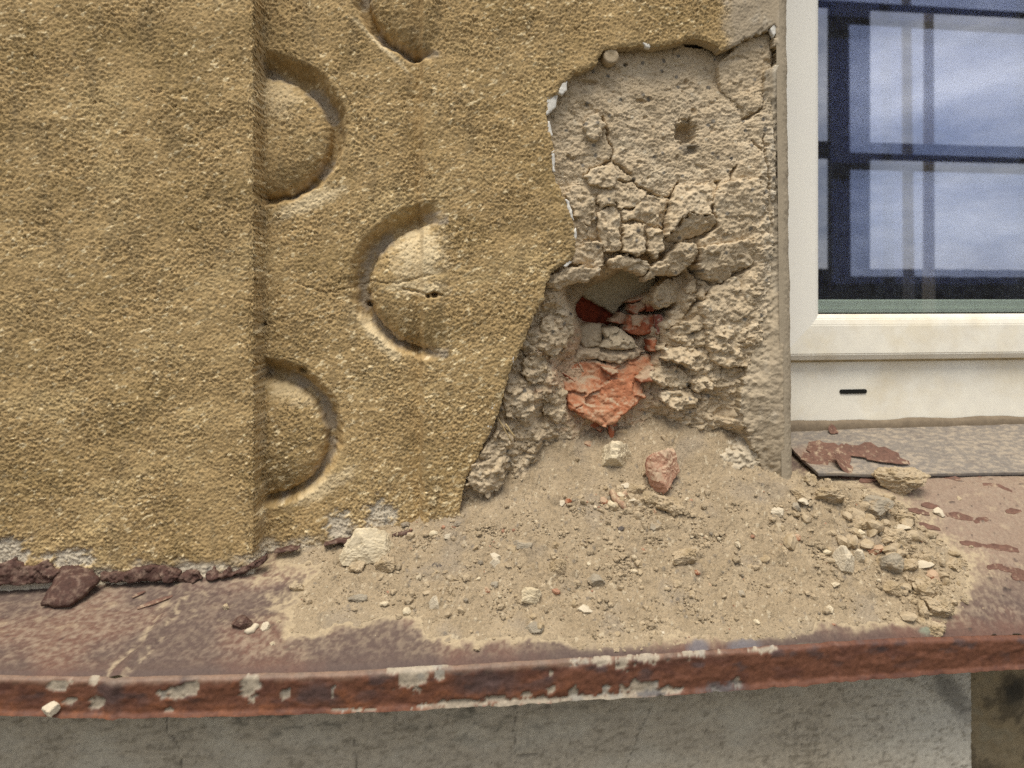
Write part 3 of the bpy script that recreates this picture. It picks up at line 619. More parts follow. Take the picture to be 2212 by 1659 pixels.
# grey-white stone set in the mortar beside the jamb
chunk('embedded_stone', [B(1690,1350),B(1780,1290),B(1930,1262),B(1988,1330),B(1970,1440),B(1900,1520),B(1760,1530),B(1700,1440)], 0, y0=0.004, tilt=(-.15, .35), r=0.01, bulge=0.006, thick=0.03, color=(0.52, 0.44, 0.32), amp=0.8, seed=50, label='pale grey stone set in the mortar beside the jamb')
# bed mortar on the upper brick, bricks and fragments in the cavity
chunk('bed_joint', [B(815,330),B(880,270),B(990,170),B(1100,160),B(1290,260),B(1270,350),B(1180,390),B(1100,420),B(1062,492),B(985,440),B(900,400),B(850,372)], 0, y0=0.078, tilt=(0, -.6), r=0.002, bulge=0, thick=0.02, color=(0.47, 0.40, 0.27), amp=0.25, seed=51, label='smooth pale bed mortar on the underside of a brick')
br = chunk('brick', [B(690,470),B(740,390),B(775,290),B(880,350),B(1090,470),B(1010,560),B(900,548),B(800,556)], 0, y0=0.098, tilt=(.1, -.3), r=0.002, bulge=0, thick=0.03, mat='brick_deep', amp=0.2, seed=52, jag=0.0008, label='dark red brick deep in the shade of the hole')
def bk(px, y0, mat='brick', tilt=(0, 0), th=0.02, s=0, name='brick_fragment', r=0.002, facet=0.0, label=None, color=None):
    return chunk(name, px, 0, y0=y0, tilt=tilt, r=r, bulge=0.0010, thick=th, mat=mat, amp=0.5, seed=60 + s, jag=0.0020, facet=facet, label=label, color=color)
bk([B(1142,424),B(1220,402),B(1240,450),B(1180,488),B(1132,462)], 0.066, 'brick_dusty', (0, .3), s=1)
bk([B(1104,585),B(1120,530),B(1142,492),B(1300,490),B(1302,596),B(1232,622),B(1150,612)], 0.056, 'brick', (.1, .1), 0.03, s=2, r=0.004, label='largest red brick piece with a pale mortar scab')
bk([B(1142,492),B(1206,490),B(1228,512),B(1200,570),B(1152,560)], 0.0525, 'brick_dusty', (0, 0.1), 0.006, s=3)
bk([B(1012,532),B(1090,472),B(1140,488),B(1104,548),B(1062,552)], 0.070, 'brick_dusty', (0, .3), s=4)
bk([B(1242,402),B(1288,372),B(1310,458),B(1250,470)], 0.062, 'brick', (0, 0), s=5)
bk([B(1110,410),B(1200,372),B(1276,344),B(1260,366),B(1170,412)], 0.066, 'brick_dusty', (0, 0), s=6)
bk([B(1304,492),B(1350,482),B(1392,540),B(1370,608),B(1312,616)], 0.046, 'brick_purple', (0, 0), s=7, r=0.005)
bk([B(1262,644),B(1312,632),B(1300,720),B(1262,728)], 0.046, 'brick', (0, .2), s=8)
bk([B(1312,684),B(1370,672),B(1350,718),B(1318,722)], 0.036, 'mortar', (0, .2), s=9)
chunk('stone', [B(972,582),B(1070,562),B(1110,592),B(1170,650),B(1192,690),B(1070,716),B(952,690),B(990,640)], 0, y0=0.044, tilt=(0, .5), r=0.005, bulge=0.003, thick=0.03, color=(0.45, 0.37, 0.255), amp=0.6, seed=53, facet=0.014, label='grey flat-faced stone wedged in the back of the hole')
chunk('stone', [B(820,565),B(900,540),B(965,548),B(972,640),B(940,690),B(850,700),B(812,640)], 0, y0=0.055, tilt=(0, .4), r=0.006, bulge=0.003, thick=0.03, color=(0.42, 0.335, 0.225), amp=0.7, seed=54)
chunk('mortar_ledge', [B(780,690),B(940,680),B(1190,690),B(1240,720),B(1180,762),B(1060,796),B(920,768),B(780,790)], 0, y0=0.047, tilt=(0, .9), r=0.009, bulge=0.004, thick=0.03, color=(0.46, 0.36, 0.245), amp=1.0, seed=55)
bk([B(690,905),B(735,825),B(800,778),B(900,765),B(1000,800),B(1080,802),B(1180,765),B(1290,742),B(1312,800),B(1270,870),B(1215,930),B(1228,1010),B(1140,1074),B(1070,1124),B(1040,1164),B(950,1184),B(840,1130),B(742,1074),B(722,990),B(732,945)], 0.039, 'brick_broken', (0, .42), 0.03, s=11, name='brick', r=0.005, facet=0.026, label='rough broken face of the lower orange brick, half veiled in dust')
bk([B(960,812),B(1058,842),B(1072,860),B(1022,872),B(980,846)], 0.036, 'brick_dusty', (0, .3), 0.008, s=16)
bk([B(1182,892),B(1280,812),B(1296,830),B(1282,908),B(1204,920)], 0.031, 'brick_dusty', (0, .3), 0.014, s=17)
bk([B(704,856),B(726,850),B(800,900),B(790,916)], 0.040, 'brick', (0, .3), 0.01, s=18)
# white edge of old paint layers along the broken render
WP = [[(1179, 250), (1183, 205), (1196, 196), (1206, 200), (1200, 232), (1186, 246)], [(1205, 201), (1212, 182), (1226, 174), (1224, 196), (1214, 206)], [(1176, 262), (1188, 262), (1194, 292), (1186, 300), (1178, 282)], [(1050, 925), (1060, 885), (1073, 858), (1075, 880), (1062, 926)], [(1238, 498), (1245, 490), (1247, 512), (1240, 518)], [(1100, 790), (1112, 752), (1124, 742), (1112, 782)], [(1216, 574), (1232, 560), (1236, 566), (1222, 578)], [(1390, 92), (1408, 94), (1404, 104), (1394, 102)], [(1190, 330), (1198, 322), (1200, 372), (1194, 372)], [(1222, 430), (1230, 436), (1240, 476), (1232, 470)], [(1664, 62), (1676, 44), (1682, 60), (1672, 84)]]
for i, p in enumerate(WP):
    chunk('paint_edge', p, 0, y0=YC + 0.001, tilt=(.15, 0), r=0.001, bulge=0, thick=0.005, mat='paint_white', amp=0.22, seed=80 + i, jag=0.0012, parent=wall_e)
# round plug just under the top edge of the hole
import bmesh
bm = bmesh.new()
for zo, rr_ in ((0.0, 0.0092), (0.008, 0.0092), (0.0105, 0.0082), (0.0112, 0.006)):
    pass
prof = [(0.0085, -0.004), (0.0088, 0.007), (0.0080, 0.0095), (0.0064, 0.0103), (0.0030, 0.0096), (0.0, 0.0098)]
n = 28; rows = []
for r_, h_ in prof: rows.append([bm.verts.new((r_ * math.cos(2 * math.pi * k / n), -h_ , r_ * math.sin(2 * math.pi * k / n))) for k in range(n)] if r_ > 0 else [bm.verts.new((0, -h_, 0))])
for a_, b_ in zip(rows, rows[1:]):
    for k in range(n):
        if len(b_) > 1: bm.faces.new((a_[k], a_[(k + 1) % n], b_[(k + 1) % n], b_[k]))
        else: bm.faces.new((a_[k], a_[(k + 1) % n], b_[0]))
bmesh.ops.recalc_face_normals(bm, faces=bm.faces)
me = bpy.data.meshes.new('round_plug'); bm.to_mesh(me); bm.free(); me.shade_smooth()
pl = link('round_plug', me, 'lump', wall_e); pl.matrix_parent_inverse = Matrix.Identity(4); p = at(1316, 127, -0.002)
pl.location = Vector(p) - wall_e.location; pl['label'] = 'round plaster-covered plug at the top edge of the hole'

# ================================================================== metal ledge
led = empty('window_ledge', (0.1, YF, -0.33), 'rust-red sheet metal ledge under the wall, dusty and chipped', 'ledge')
SEAM = [(400, 1262), (372, 1310), (320, 1390), (268, 1440), (246, 1462)]
dust_px = [(600, 1225), (690, 1225), (640, 1290), (622, 1340), (618, 1385), (690, 1368), (760, 1348), (850, 1338), (895, 1350), (925, 1380), (960, 1396), (1050, 1388), (1150, 1384), (1230, 1392), (1330, 1404), (1450, 1398), (1580, 1386), (1690, 1376), (1780, 1352), (1860, 1360), (1960, 1350), (2040, 1340), (2085, 1290), (2105, 1225), (2020, 1160), (1965, 1100), (1890, 1062), (1820, 1046), (1760, 1036)]
_dpoly = np.array([on_surf(u, v, ledge_z)[:2] for u, v in dust_px])
xjl = float(xjamb(np.array(-0.2)))
DPOLY = np.vstack([_dpoly, [[xjl + 0.03, 0.02], [xjl + 0.005, 0.03], [xjl, 0.14], [-0.3, 0.14], [_dpoly[0][0] + 0.02, 0.05]]])
pile_u = np.array([560, 740, 900, 1050, 1300, 1500, 1640, 1720, 1780, 1860, 2000]); pile_a = np.array([0, .0, .007, .018, .019, .021, .028, .028, .014, .004, 0])
_pa_x = np.array([at(u, 1100, 0)[0] for u in pile_u])
def dust_t(x, y):
    sd = sdf(x, y, DPOLY) + 0.009 * fbm(x / 0.022, y / 0.016, 141, 4, 0.62) + 0.0035 * fbm(x / 0.006, y / 0.006, 142, 2)
    A_ = np.interp(x, _pa_x, pile_a)
    t = 0.0005 + 0.0052 * ss(0, 0.06, sd) + 0.0014 * ss(0, 0.006, sd)
    t = t + A_ * ss(-0.10, 0.0, y) * ss(0, 0.04, sd)
    inh = ss(xjl + 0.002, xjl - 0.02, x)
    t = t + np.maximum(y, 0) * 0.72 * inh * ss(at(960, 1100, 0)[0], at(1100, 1100, 0)[0], x)
    t = t + 0.022 * np.exp(-((x - at(1525, 930, 0.03)[0]) / 0.05) ** 2 - ((y - 0.035) / 0.03) ** 2) * inh
    return np.where(sd > 0, t, sd * 0.5), sd
def surf_z(x, y):
    t, sd = dust_t(np.atleast_1d(x), np.atleast_1d(y)); return ledge_z(x, y) + np.maximum(t, 0).reshape(np.shape(x))
def ledge_top():
    xs = np.arange(-0.66, 1.12, 0.0019); ys = np.arange(YF, 0.13, 0.0018)
    X, Y = np.meshgrid(xs, ys); Z = ledge_z(X, Y)
    U, V = proj(X, Y, Z)
    seam = np.array([on_surf(u, v, ledge_z)[:2] for u, v in SEAM])
    ds = sdl(X, Y, seam)
    sx = np.interp(Y, seam[::-1, 1], seam[::-1, 0])
    a = fbm(X / 0.09, Y / 0.06, 151, 4); b = fbm(X / 0.012, Y / 0.010, 153, 4, 0.6); c = fbm(X / 0.004, Y / 0.003, 155, 3, 0.65)
    Z = Z + 0.0016 * a + 0.0005 * b + 0.0002 * c + 0.0022 * ss(0.003, -0.003, np.abs(X - sx) - 0.0055) * 1.0 + 0.0012 * ss(sx - 0.004, sx + 0.004, X)
    # front bend
    Z = Z - 0.004 * ss(0.006, 0, Y - YF) ** 2 * 0.6
    # albedo: dark red-brown paint, dust veil in a net, redder near the front and right
    C = np.tile(np.array((0.105, 0.072, 0.060), np.float32), X.shape + (1,))
    C = mixc(C, (0.15, 0.078, 0.056), ss(-0.2, 0.5, a) * 0.8)
    C = mixc(C, (0.28, 0.20, 0.145), ss(1780, 1960, U) * ss(1330, 1180, V) * 0.85)
    f1, f2, i = worley(X / 0.0052 + 0.4 * b, Y / 0.0046 + 0.4 * c, 157)
    net = ss(0.34, 0.60, f1 + 0.25 * b + 0.2 * c)
    veil = ss(-0.35, 0.65, a * 0.45 + 0.7 * b + 0.5 * c + 0.5 * c + 0.45 * ss(-0.12, -0.02, Y) - 0.15)
    C = mixc(C, (0.31, 0.24, 0.175), np.clip(net * 0.42 + veil * 0.30, 0, 0.75) * ss(YF - 0.002, YF + 0.022, Y + 0.004 * b) * (0.55 + 0.45 * ss(-0.3, 0.3, a)))
    C = mixc(C, (0.45, 0.36, 0.24), ss(0.25, 0.5, fbm(X / 0.02 + Y / 0.03, Y / 0.012, 159, 4, 0.6)) * 0.35 * ss(YF + 0.02, YF + 0.05, Y))
    C = mixc(C, (0.45, 0.36, 0.24), ss(0.0045, 0.0018, np.abs(ds - 0.0075)) * (0.6 * ss(-0.1, 0.35, b + 0.4 * c)))
    C = mixc(C, (0.07, 0.045, 0.04), ss(0.48, 0.66, fbm(X / 0.016, Y / 0.012, 161, 4, 0.65)) * 0.75)
    # peeling streaks in the paint to the right
    st = fbm(X / 0.018 + Y / 0.02, Y / 0.0035, 163, 3, 0.6)
    C = mixc(C, (0.055, 0.04, 0.035), ss(0.52, 0.62, st) * ss(1880, 2000, U) * 0.9)
    Z = Z + 0.0012 * ss(0.46, 0.5, st) * ss(1880, 2000, U)
    # pale dust skin hanging over the front bend
    t, sd = dust_t(X, Y)
    C = mixc(C, (0.42, 0.335, 0.215), np.maximum(ss(-0.006, 0.001, sd) * 0.9, ss(-0.034, 0.0, sd + 0.02 * b + 0.012 * c + 0.012 * (f1 - .5)) * (0.15 + 0.75 * ss(-0.11, -0.075, Y)) * (0.45 + 0.55 * net)) * ss(YF, YF + 0.012, Y + 0.004 * b))
    C = mixc(C, (0.21, 0.225, 0.165), np.maximum.reduce([blob(U, V, 1742, 1400, 40, 10, -4, 0.3, 0.5 * b), blob(U, V, 1640, 1412, 14, 7, 0, 0.3, 0.5 * b), blob(U, V, 2010, 1362, 26, 6, -8, 0.3, 0.5 * b)]) * 0.9)
    C = mixc(C, (0.16, 0.15, 0.16), np.maximum(blob(U, V, 1512, 1400, 22, 16, 0, 0.4, 0.6 * b), blob(U, V, 1610, 1395, 30, 14, 0, 0.5, 0.6 * b)) * 0.8)
    o = npmesh('sheet_top', np.stack([X.ravel(), Y.ravel(), Z.ravel()], 1), gridq(len(xs), len(ys)).reshape(-1, 4), 'ledge_paint', led, np.clip(C, 0.01, 0.9).reshape(-1, 3))
ledge_top()
CHIPS = [(127, 1482, 24, 12, -8), (150, 1515, 16, 7, -10), (205, 1470, 9, 14, 20), (213, 1515, 14, 14, 40), (385, 1495, 30, 14, -14), (355, 1500, 12, 9, -30), (408, 1488, 22, 16, 0), (540, 1480, 22, 22, 30), (543, 1512, 8, 7, 0), (617, 1498, 9, 14, 30), (345, 1498, 7, 8, 0), (367, 1532, 9, 5, 0), (720, 1490, 3, 14, 8), (890, 1462, 34, 26, 10), (920, 1440, 45, 12, -8), (850, 1450, 16, 9, 0), (950, 1458, 12, 14, 0), (990, 1520, 46, 9, -4), (925, 1526, 26, 6, 0), (760, 1534, 40, 4, 0), (1070, 1510, 20, 7, 0), (1140, 1500, 12, 6, 0), (1190, 1492, 10, 8, 0), (1240, 1496, 10, 16, 0), (1310, 1490, 9, 12, 0), (1390, 1488, 38, 16, -4), (1440, 1494, 30, 10, -6), (1150, 1515, 90, 6, -3), (1340, 1505, 80, 6, -5), (1592, 1478, 9, 12, 0), (1545, 1490, 12, 5, 10), (1190, 1455, 5, 7, 0), (1290, 1426, 34, 9, -2), (1400, 1420, 40, 12, -3), (1492, 1412, 34, 10, -3), (1345, 1432, 14, 14, 0), (1650, 1402, 20, 6, -4)]
def drip():
    xs = np.arange(-0.66, 1.12, 0.0017); n1 = 24
    zf = smoothi(xs, _fx, _fz); zb = smoothi(xs, _dx, _dz)
    X = np.tile(xs, (n1, 1)); T = np.linspace(0, 1, n1)[:, None] * np.ones_like(X)
    edge = 0.0011 * fbm(xs / 0.02, xs * 0, 165, 4) + 0.0012 * ss(at(1450, 1500, YF)[0], at(1600, 1500, YF)[0], xs) * fbm(xs / 0.013, xs * 0 + 3, 166, 3)
    Z = zf + (zb + edge - zf) * T
    a = fbm(X / 0.05, Z / 0.02, 167, 4); b = fbm(X / 0.012, Z / 0.010, 169, 4, 0.6); c = fbm(X / 0.004, Z / 0.004, 170, 3)
    Y = YF - 0.0045 * np.sqrt(np.clip(1 - (1 - np.clip(T / 0.14, 0, 1)) ** 2, 0, 1)) + 0.0012 * a - 0.0008 * b - 0.0003 * c - 0.0022 * ss(0.86, 1, T)
    sxx = at(246, 1500, YF)[0]; ov = ss(0.007, 0.002, np.abs(X - sxx + 0.004 * a)); Y = Y - 0.0022 * ov - 0.0012 * ss(sxx - .003, sxx + .003, X)
    for q in (1655, 1850, 1790): Y = Y + 0.0016 * ss(0.008, 0, np.abs(X - at(q, 1450, YF)[0] + 0.004 * b))
    U, V = proj(X, Y, Z)
    C = np.tile(np.array((0.145, 0.06, 0.034), np.float32), X.shape + (1,))
    C = mixc(C, (0.205, 0.078, 0.036), ss(0.0, 0.5, b + 0.7 * T - 0.35) * ss(1500, 900, U) * 0.9)
    C = mixc(C, (0.10, 0.042, 0.028), ss(0.0, 0.5, a + 0.5 * b) * 0.8)
    C = mixc(C, (0.07, 0.05, 0.048), np.clip(ss(0.15, 0.5, fbm(X / 0.03, Z / 0.016, 173, 4)) * ss(1.1, 0.2, T) + blob(U, V, 690, 1500, 40, 26, 0, 0.6, 0.5 * b) + blob(U, V, 1050, 1470, 60, 34, 0, 0.7, 0.5 * b) + blob(U, V, 240, 1490, 26, 50, 15, 0.6, 0.5 * b), 0, 1) * 0.75)
    C = mixc(C, (0.26, 0.19, 0.135), ss(0.22, 0.0, T + 0.12 * b) * 0.55 * ss(1700, 1400, U))
    m = np.zeros_like(X); nn = 0.75 * b + 0.35 * c
    for cu, cv, ru, rv, ro in CHIPS: m = np.maximum(m, blob(U, V, cu, cv, ru, rv, ro, 0.10, nn * (1.9 if (cv < 1436 or rv < 7) else 1.0)))
    band = ss(1.0, 0.97, 0) * 0
    m = np.maximum(m, ss(0.93, 0.99, T + 0.30 * b) * ss(880, 990, U) * ss(1480, 1330, U))
    C = mixc(C, (0.37, 0.315, 0.235), m * 0.92); Y = Y + 0.0015 * m
    C = mixc(C, (0.30, 0.28, 0.24), m * ss(0.1, 0.5, fbm(X / 0.02, Z / 0.02, 175, 3)) * 0.7)
    dk = np.maximum(blob(U, V, 1410, 1500, 40, 8, -5, 0.3, nn), blob(U, V, 1560, 1488, 46, 14, -6, 0.4, nn)); C = mixc(C, (0.10, 0.095, 0.095), dk * 0.8)
    Vt = np.stack([X.ravel(), Y.ravel(), Z.ravel()], 1)
    o = npmesh('drip_edge', Vt, gridq(len(xs), n1).reshape(-1, 4)[:, ::-1], 'drip_paint', led, np.clip(C, 0.01, 0.9).reshape(-1, 3))
    # folded-back underside so that the sheet has a lip
    lip = np.stack([xs, Y[-1], Z[-1]], 1); lip2 = lip + np.array([0, 0.012, 0.002])
    i = np.arange(len(xs) - 1); k = len(xs)
    npmesh('hem', np.vstack([lip, lip2]), np.stack([i, i + k, i + 1 + k, i + 1], 1), 'rust', led)
drip()
# rusty tongue and ragged upstand at the foot of the pilaster
def slab(name, pts_top, thick, mat, parent, seed=0, nseg=10, bulge=0.0, label=None):
    """closed ragged plate through world points (outline), thickness along its normal, puffed by noise"""
    P = np.array(pts_top); c = P.mean(0); nrm = np.cross(P[1] - P[0], P[2] - P[1]); nrm /= np.linalg.norm(nrm)
    if nrm[2] < 0 and abs(nrm[2]) > 0.1: nrm = -nrm
    if abs(nrm[2]) <= 0.1 and nrm[1] > 0: nrm = -nrm
    out = []
    for i in range(len(P)):
        a, b = P[i], P[(i + 1) % len(P)]
        for k in range(4): out.append(a + (b - a) * k / 4)
    O = np.array(out); r = np.random.RandomState(seed); O += (r.rand(*O.shape) - .5) * 0.0016
    rings = [1.0, 0.8, 0.55, 0.28]; Vt = []; n = len(O)
    for q in rings:
        h = thick * (0.55 + 0.45 * (1 - q ** 2)) + bulge * (1 - q)
        Vt.append(c + (O - c) * q + nrm * (h + (r.rand(n, 1) - .5) * thick * 0.35))
    Vt.insert(0, O - nrm * 0.001); Vt = np.vstack(Vt + [[c + nrm * (thick + bulge)]])
    Q = []
    for k in range(len(rings)):
        for i in range(n):
            j = (i + 1) % n; Q.append((k * n + i, k * n + j, (k + 1) * n + j, (k + 1) * n + i))
    me = bpy.data.meshes.new(name); L_ = len(rings) * n
    me.from_pydata([tuple(v) for v in Vt], [], Q + [(L_ + i, L_ + (i + 1) % n, len(Vt) - 1) for i in range(n)] + [tuple(range(n))[::-1]])
    bm = bmesh.new(); bm.from_mesh(me); bmesh.ops.recalc_face_normals(bm, faces=bm.faces); bm.to_mesh(me); bm.free(); me.shade_smooth()
    o = link(name, me, mat, parent)
    if label: o['label'] = label
    return o
def lp(u, v, up=0.0):
    p = on_surf(u, v, lambda x, y: ledge_z(x, y) + up); return p
slab('rust_tab', [lp(88, 1308, .004), lp(150, 1310, .004), lp(188, 1282, .008), lp(216, 1252, .012), lp(196, 1228, .016), lp(160, 1216, .018), lp(134, 1226, .018), lp(112, 1268, .010)], 0.005, 'rust', led, 3, bulge=0.006, label='thick rust-scabbed metal tongue lapped over the sheet')
for k, (px, sd0) in enumerate([([(-60, 1232), (0, 1222), (25, 1212), (45, 1228), (75, 1224), (96, 1214), (112, 1232), (128, 1236), (128, 1256), (40, 1262), (-60, 1266)], 1), ([(212, 1238), (260, 1240), (300, 1228), (336, 1224), (368, 1230), (390, 1240), (376, 1256), (300, 1258), (220, 1258)], 2), ([(372, 1246), (398, 1238), (418, 1234), (436, 1250), (420, 1258), (380, 1260)], 3), ([(442, 1244), (458, 1230), (474, 1242), (492, 1228), (500, 1240), (540, 1222), (572, 1206), (576, 1216), (540, 1234), (480, 1252), (446, 1254)], 4), ([(700, 1176), (740, 1168), (756, 1164), (752, 1174), (702, 1180)], 5), ([(844, 1158), (868, 1150), (892, 1146), (888, 1154), (850, 1162)], 6), ([(592, 1190), (640, 1184), (664, 1180), (640, 1188), (594, 1195)], 7)]):
    yb = -0.040 if k < 4 else -0.018
    chunk('flashing_upstand', px, 0, y0=yb, tilt=(0, 0.25), r=0.002, bulge=0.0012, thick=0.008, mat='rust', amp=0.5, seed=90 + k, jag=0.0018, parent=led)
# curled flakes of paint on the ledge top near the window
def flake(name, u, v, L, Wd, rot, curl, mat, parent, fz, seed=0, label=None, lift=0.001):
    p = on_surf(u, v, fz); r = np.random.RandomState(seed)
    n, m = 10, 4; Vt = []; ca, sa = math.cos(R(rot)), math.sin(R(rot))
    for i in range(n):
        s = i / (n - 1) - 0.5
        w = Wd * (0.4 + 0.6 * math.sin(math.pi * (i + 0.6) / n)) * (0.8 + 0.4 * r.rand())
        for j in range(m):
            q = (j / (m - 1) - 0.5)
            x = s * L; y = q * w; h = curl * (q + 0.5) ** 2 * w + lift
            X = p[0] + x * ca - y * sa; Y = p[1] + x * sa + y * ca
            Vt.append((X, Y, float(fz(np.array(X), np.array(Y))) + h))
    V0 = np.array(Vt); V1 = V0 + np.array([0, 0, 0.0007]); i = gridq(m, n).reshape(-1, 4); k = len(V0)
    Q = np.concatenate([i + k, i[:, ::-1]]); E = border(i); Q = np.concatenate([Q, np.stack([E[:, 0], E[:, 1], E[:, 1] + k, E[:, 0] + k], 1)])
    o = npmesh(name, np.vstack([V0, V1]), Q, mat, parent, smooth=False)
    if label: o['label'] = label
    return o
for i, (u, v, L, w, ro) in enumerate([(2045, 1034, .03, .006, -25), (2098, 1030, .022, .005, -40), (2010, 1098, .02, .004, -10), (1985, 1110, .022, .004, -15), (2075, 1122, .03, .005, -12), (2120, 1128, .02, .004, 10), (2000, 1140, .03, .004, -14), (2155, 1056, .03, .006, -25), (2190, 1108, .02, .004, 0), (2105, 1180, .03, .004, -10), (2165, 1190, .035, .005, -8), (2190, 1238, .03, .004, -12), (2150, 1230, .02, .004, 5), (1862, 1034, .02, .006, -5), (1880, 1040, .03, .007, 8), (1835, 1034, .026, .007, -10), (2205, 1250, .02, .006, 0), (335, 1305, .03, .003, 28), (300, 1288, .012, .002, 40)]):
    flake('paint_flake', u, v, L, w, ro, 0.5, 'rust_flake', led, ledge_z, 200 + i)

# ================================================================== sheet in front of the window
YW = 0.125                                      # front of the fixed frame
sill = empty('sill_sheet', (0.55, 0.08, -0.2), 'weathered grey sill sheet under the window with curled brown flakes', 'sill')
def sz(x, y):
    pf = [(1700, 1030), (1768, 1029), (1900, 1026), (2212, 1019), (2600, 1010)]; pb = [(1640, 928), (1720, 926), (1850, 920), (2212, 909), (2600, 898)]
    fx, fzv = curve(pf, 0.022); bx, bzv = curve(pb, YW)
    zf = np.interp(x, fx, fzv); zb = np.interp(x, bx, bzv); return zf + (zb - zf) * (y - 0.022) / (YW - 0.022)
def sill_sheet():
    xl_f = at(1768, 1030, 0.022)[0]; xl_b = at(1716, 958, 0.075)[0]
    n1, n2 = 420, 90; S_, T = np.meshgrid(np.linspace(0, 1, n1), np.linspace(0, 1, n2))
    Y = 0.022 + T * (YW + 0.02 - 0.022); xl = np.where(Y < 0.075, xl_f + (xl_b - xl_f) * (Y - 0.022) / (0.075 - 0.022), xl_b)
    X = xl + S_ * (1.118 - xl)
    a = fbm(X / 0.06, Y / 0.03, 181, 4); b = fbm(X / 0.010, Y / 0.005, 183, 4, 0.65)
    Z = sz(X, Y) + 0.0012 * a + 0.0003 * b + 0.004 * ss(xl_f + 0.09, xl_f, X) * ss(0.06, 0.022, Y)
    C = np.tile(np.array((0.20, 0.175, 0.15), np.float32), X.shape + (1,))
    C = mixc(C, (0.40, 0.33, 0.245), ss(-0.3, 0.5, b + 0.35 * a) * 0.7); C = mixc(C, (0.13, 0.11, 0.10), ss(0.2, 0.6, fbm(X / 0.03, Y / 0.01, 185, 4)) * 0.45)
    C = mixc(C, (0.27, 0.17, 0.12), blob(X, Y, xl_f + 0.012, 0.062, 0.035, 0.02, 0, 0.5, 0.5 * b) * 0.6)
    V0 = np.stack([X.ravel(), Y.ravel(), Z.ravel()], 1); q = gridq(n1, n2).reshape(-1, 4)
    v, q, c = skirt(V0, q, np.clip(C, 0.01, 0.9).reshape(-1, 3), 0.0035, (0, 0, -1), 1, (0.09, 0.08, 0.075))
    npmesh('sheet', v, q, 'sheet_grey', sill, c, smooth=False)
sill_sheet()
for i, (u, v, L, w, ro, cu, lf) in enumerate([(1790, 985, .05, .030, -42, .25, .001), (1880, 990, .07, .014, -12, .75, .003), (1918, 1001, .05, .008, -14, .6, .003), (1822, 1012, .026, .022, 60, .7, .002), (1800, 935, .014, .010, 20, .7, .001), (1760, 1000, .03, .02, -40, .3, .001), (1830, 978, .02, .012, 0, .6, .001)]):
    flake('paint_flake', u, v, L, w, ro, cu, 'rust_flake', sill, sz, 240 + i, lift=lf)

# ================================================================== window
win = empty('window', (0.7, YW, -0.17), 'white plastic window with dusty lower frame and reflecting panes', 'window')
def wx(u, v=600, y=YW): return at(u, v, y)[0]
def wz(v, u=1900, y=YW): return at(u, v, y)[2]
XL = wx(1716) - 0.05; XR = 1.15; ZT = 0.76
x_in = wx(1760); z_in = wz(678); z_s = wz(775); z_b = wz(908)
def extr(name, prof, mat, axis, lo, hi, miter_lo=0, miter_hi=0, parent=win, smooth=False):
    """profile extruded along X (prof = y,z) or Z (prof = y,x); mitred ends shift with the distance from the inner edge"""
    Vt = []; n = len(prof); inner = max(p[1] for p in prof)
    for y, q in prof:
        s = inner - q
        a = lo - miter_lo * s; b = hi + miter_hi * s
        if axis == 'X': Vt += [(a, y, q), (b, y, q)]
        else: Vt += [(q, y, a), (q, y, b)]
    F = [(2 * i, 2 * ((i + 1) % n), 2 * ((i + 1) % n) + 1, 2 * i + 1) for i in range(n)]
    F += [tuple(2 * i for i in range(n))[::-1], tuple(2 * i + 1 for i in range(n))]
    me = bpy.data.meshes.new(name); me.from_pydata(Vt, [], F)
    bm = bmesh.new(); bm.from_mesh(me); bmesh.ops.recalc_face_normals(bm, faces=bm.faces)
    bmesh.ops.bevel(bm, geom=[e for e in bm.edges if e.calc_length() > 0.2], offset=0.0012, segments=2, affect='EDGES'); bm.to_mesh(me); bm.free()
    return link(name, me, mat, parent)
YS = YW - 0.016                                  # the sash stands proud of the fixed frame
hs = z_in - z_s
sp = [(YS + 0.007, z_in), (YS + 0.002, z_in - 0.006), (YS, z_in - 0.014), (YS, z_s + 0.008), (YS + 0.005, z_s), (YW + 0.05, z_s), (YW + 0.05, z_in)]
o = extr('sash_rail', sp, 'upvc', 'X', x_in, XR, 1, 0); o['label'] = 'lower rail of the sash, dusty cream white'
sv = [(YS + 0.007, x_in), (YS + 0.002, x_in - 0.006), (YS, x_in - 0.014), (YS, x_in - hs + 0.008), (YS + 0.005, x_in - hs), (YW + 0.05, x_in - hs), (YW + 0.05, x_in)]
extr('sash_stile', sv, 'upvc_clean', 'Z', z_in, ZT, 1, 0)
boxmesh('frame_rail', (XL - 0.05, YW, z_b - 0.004), (XR, YW + 0.07, z_s + 0.012), 'upvc', win, 0.0015)
boxmesh('frame_stile', (x_in - hs - 0.05, YW + 0.002, z_s + 0.0125), (x_in - hs + 0.012, YW + 0.07, ZT), 'upvc_clean', win, 0.0015)
boxmesh('dirt_line', (XL - 0.04, YW - 0.002, z_s - 0.0035), (XR - 0.01, YW + 0.004, z_s + 0.001), 'frame_dirt', win, 0.0008)
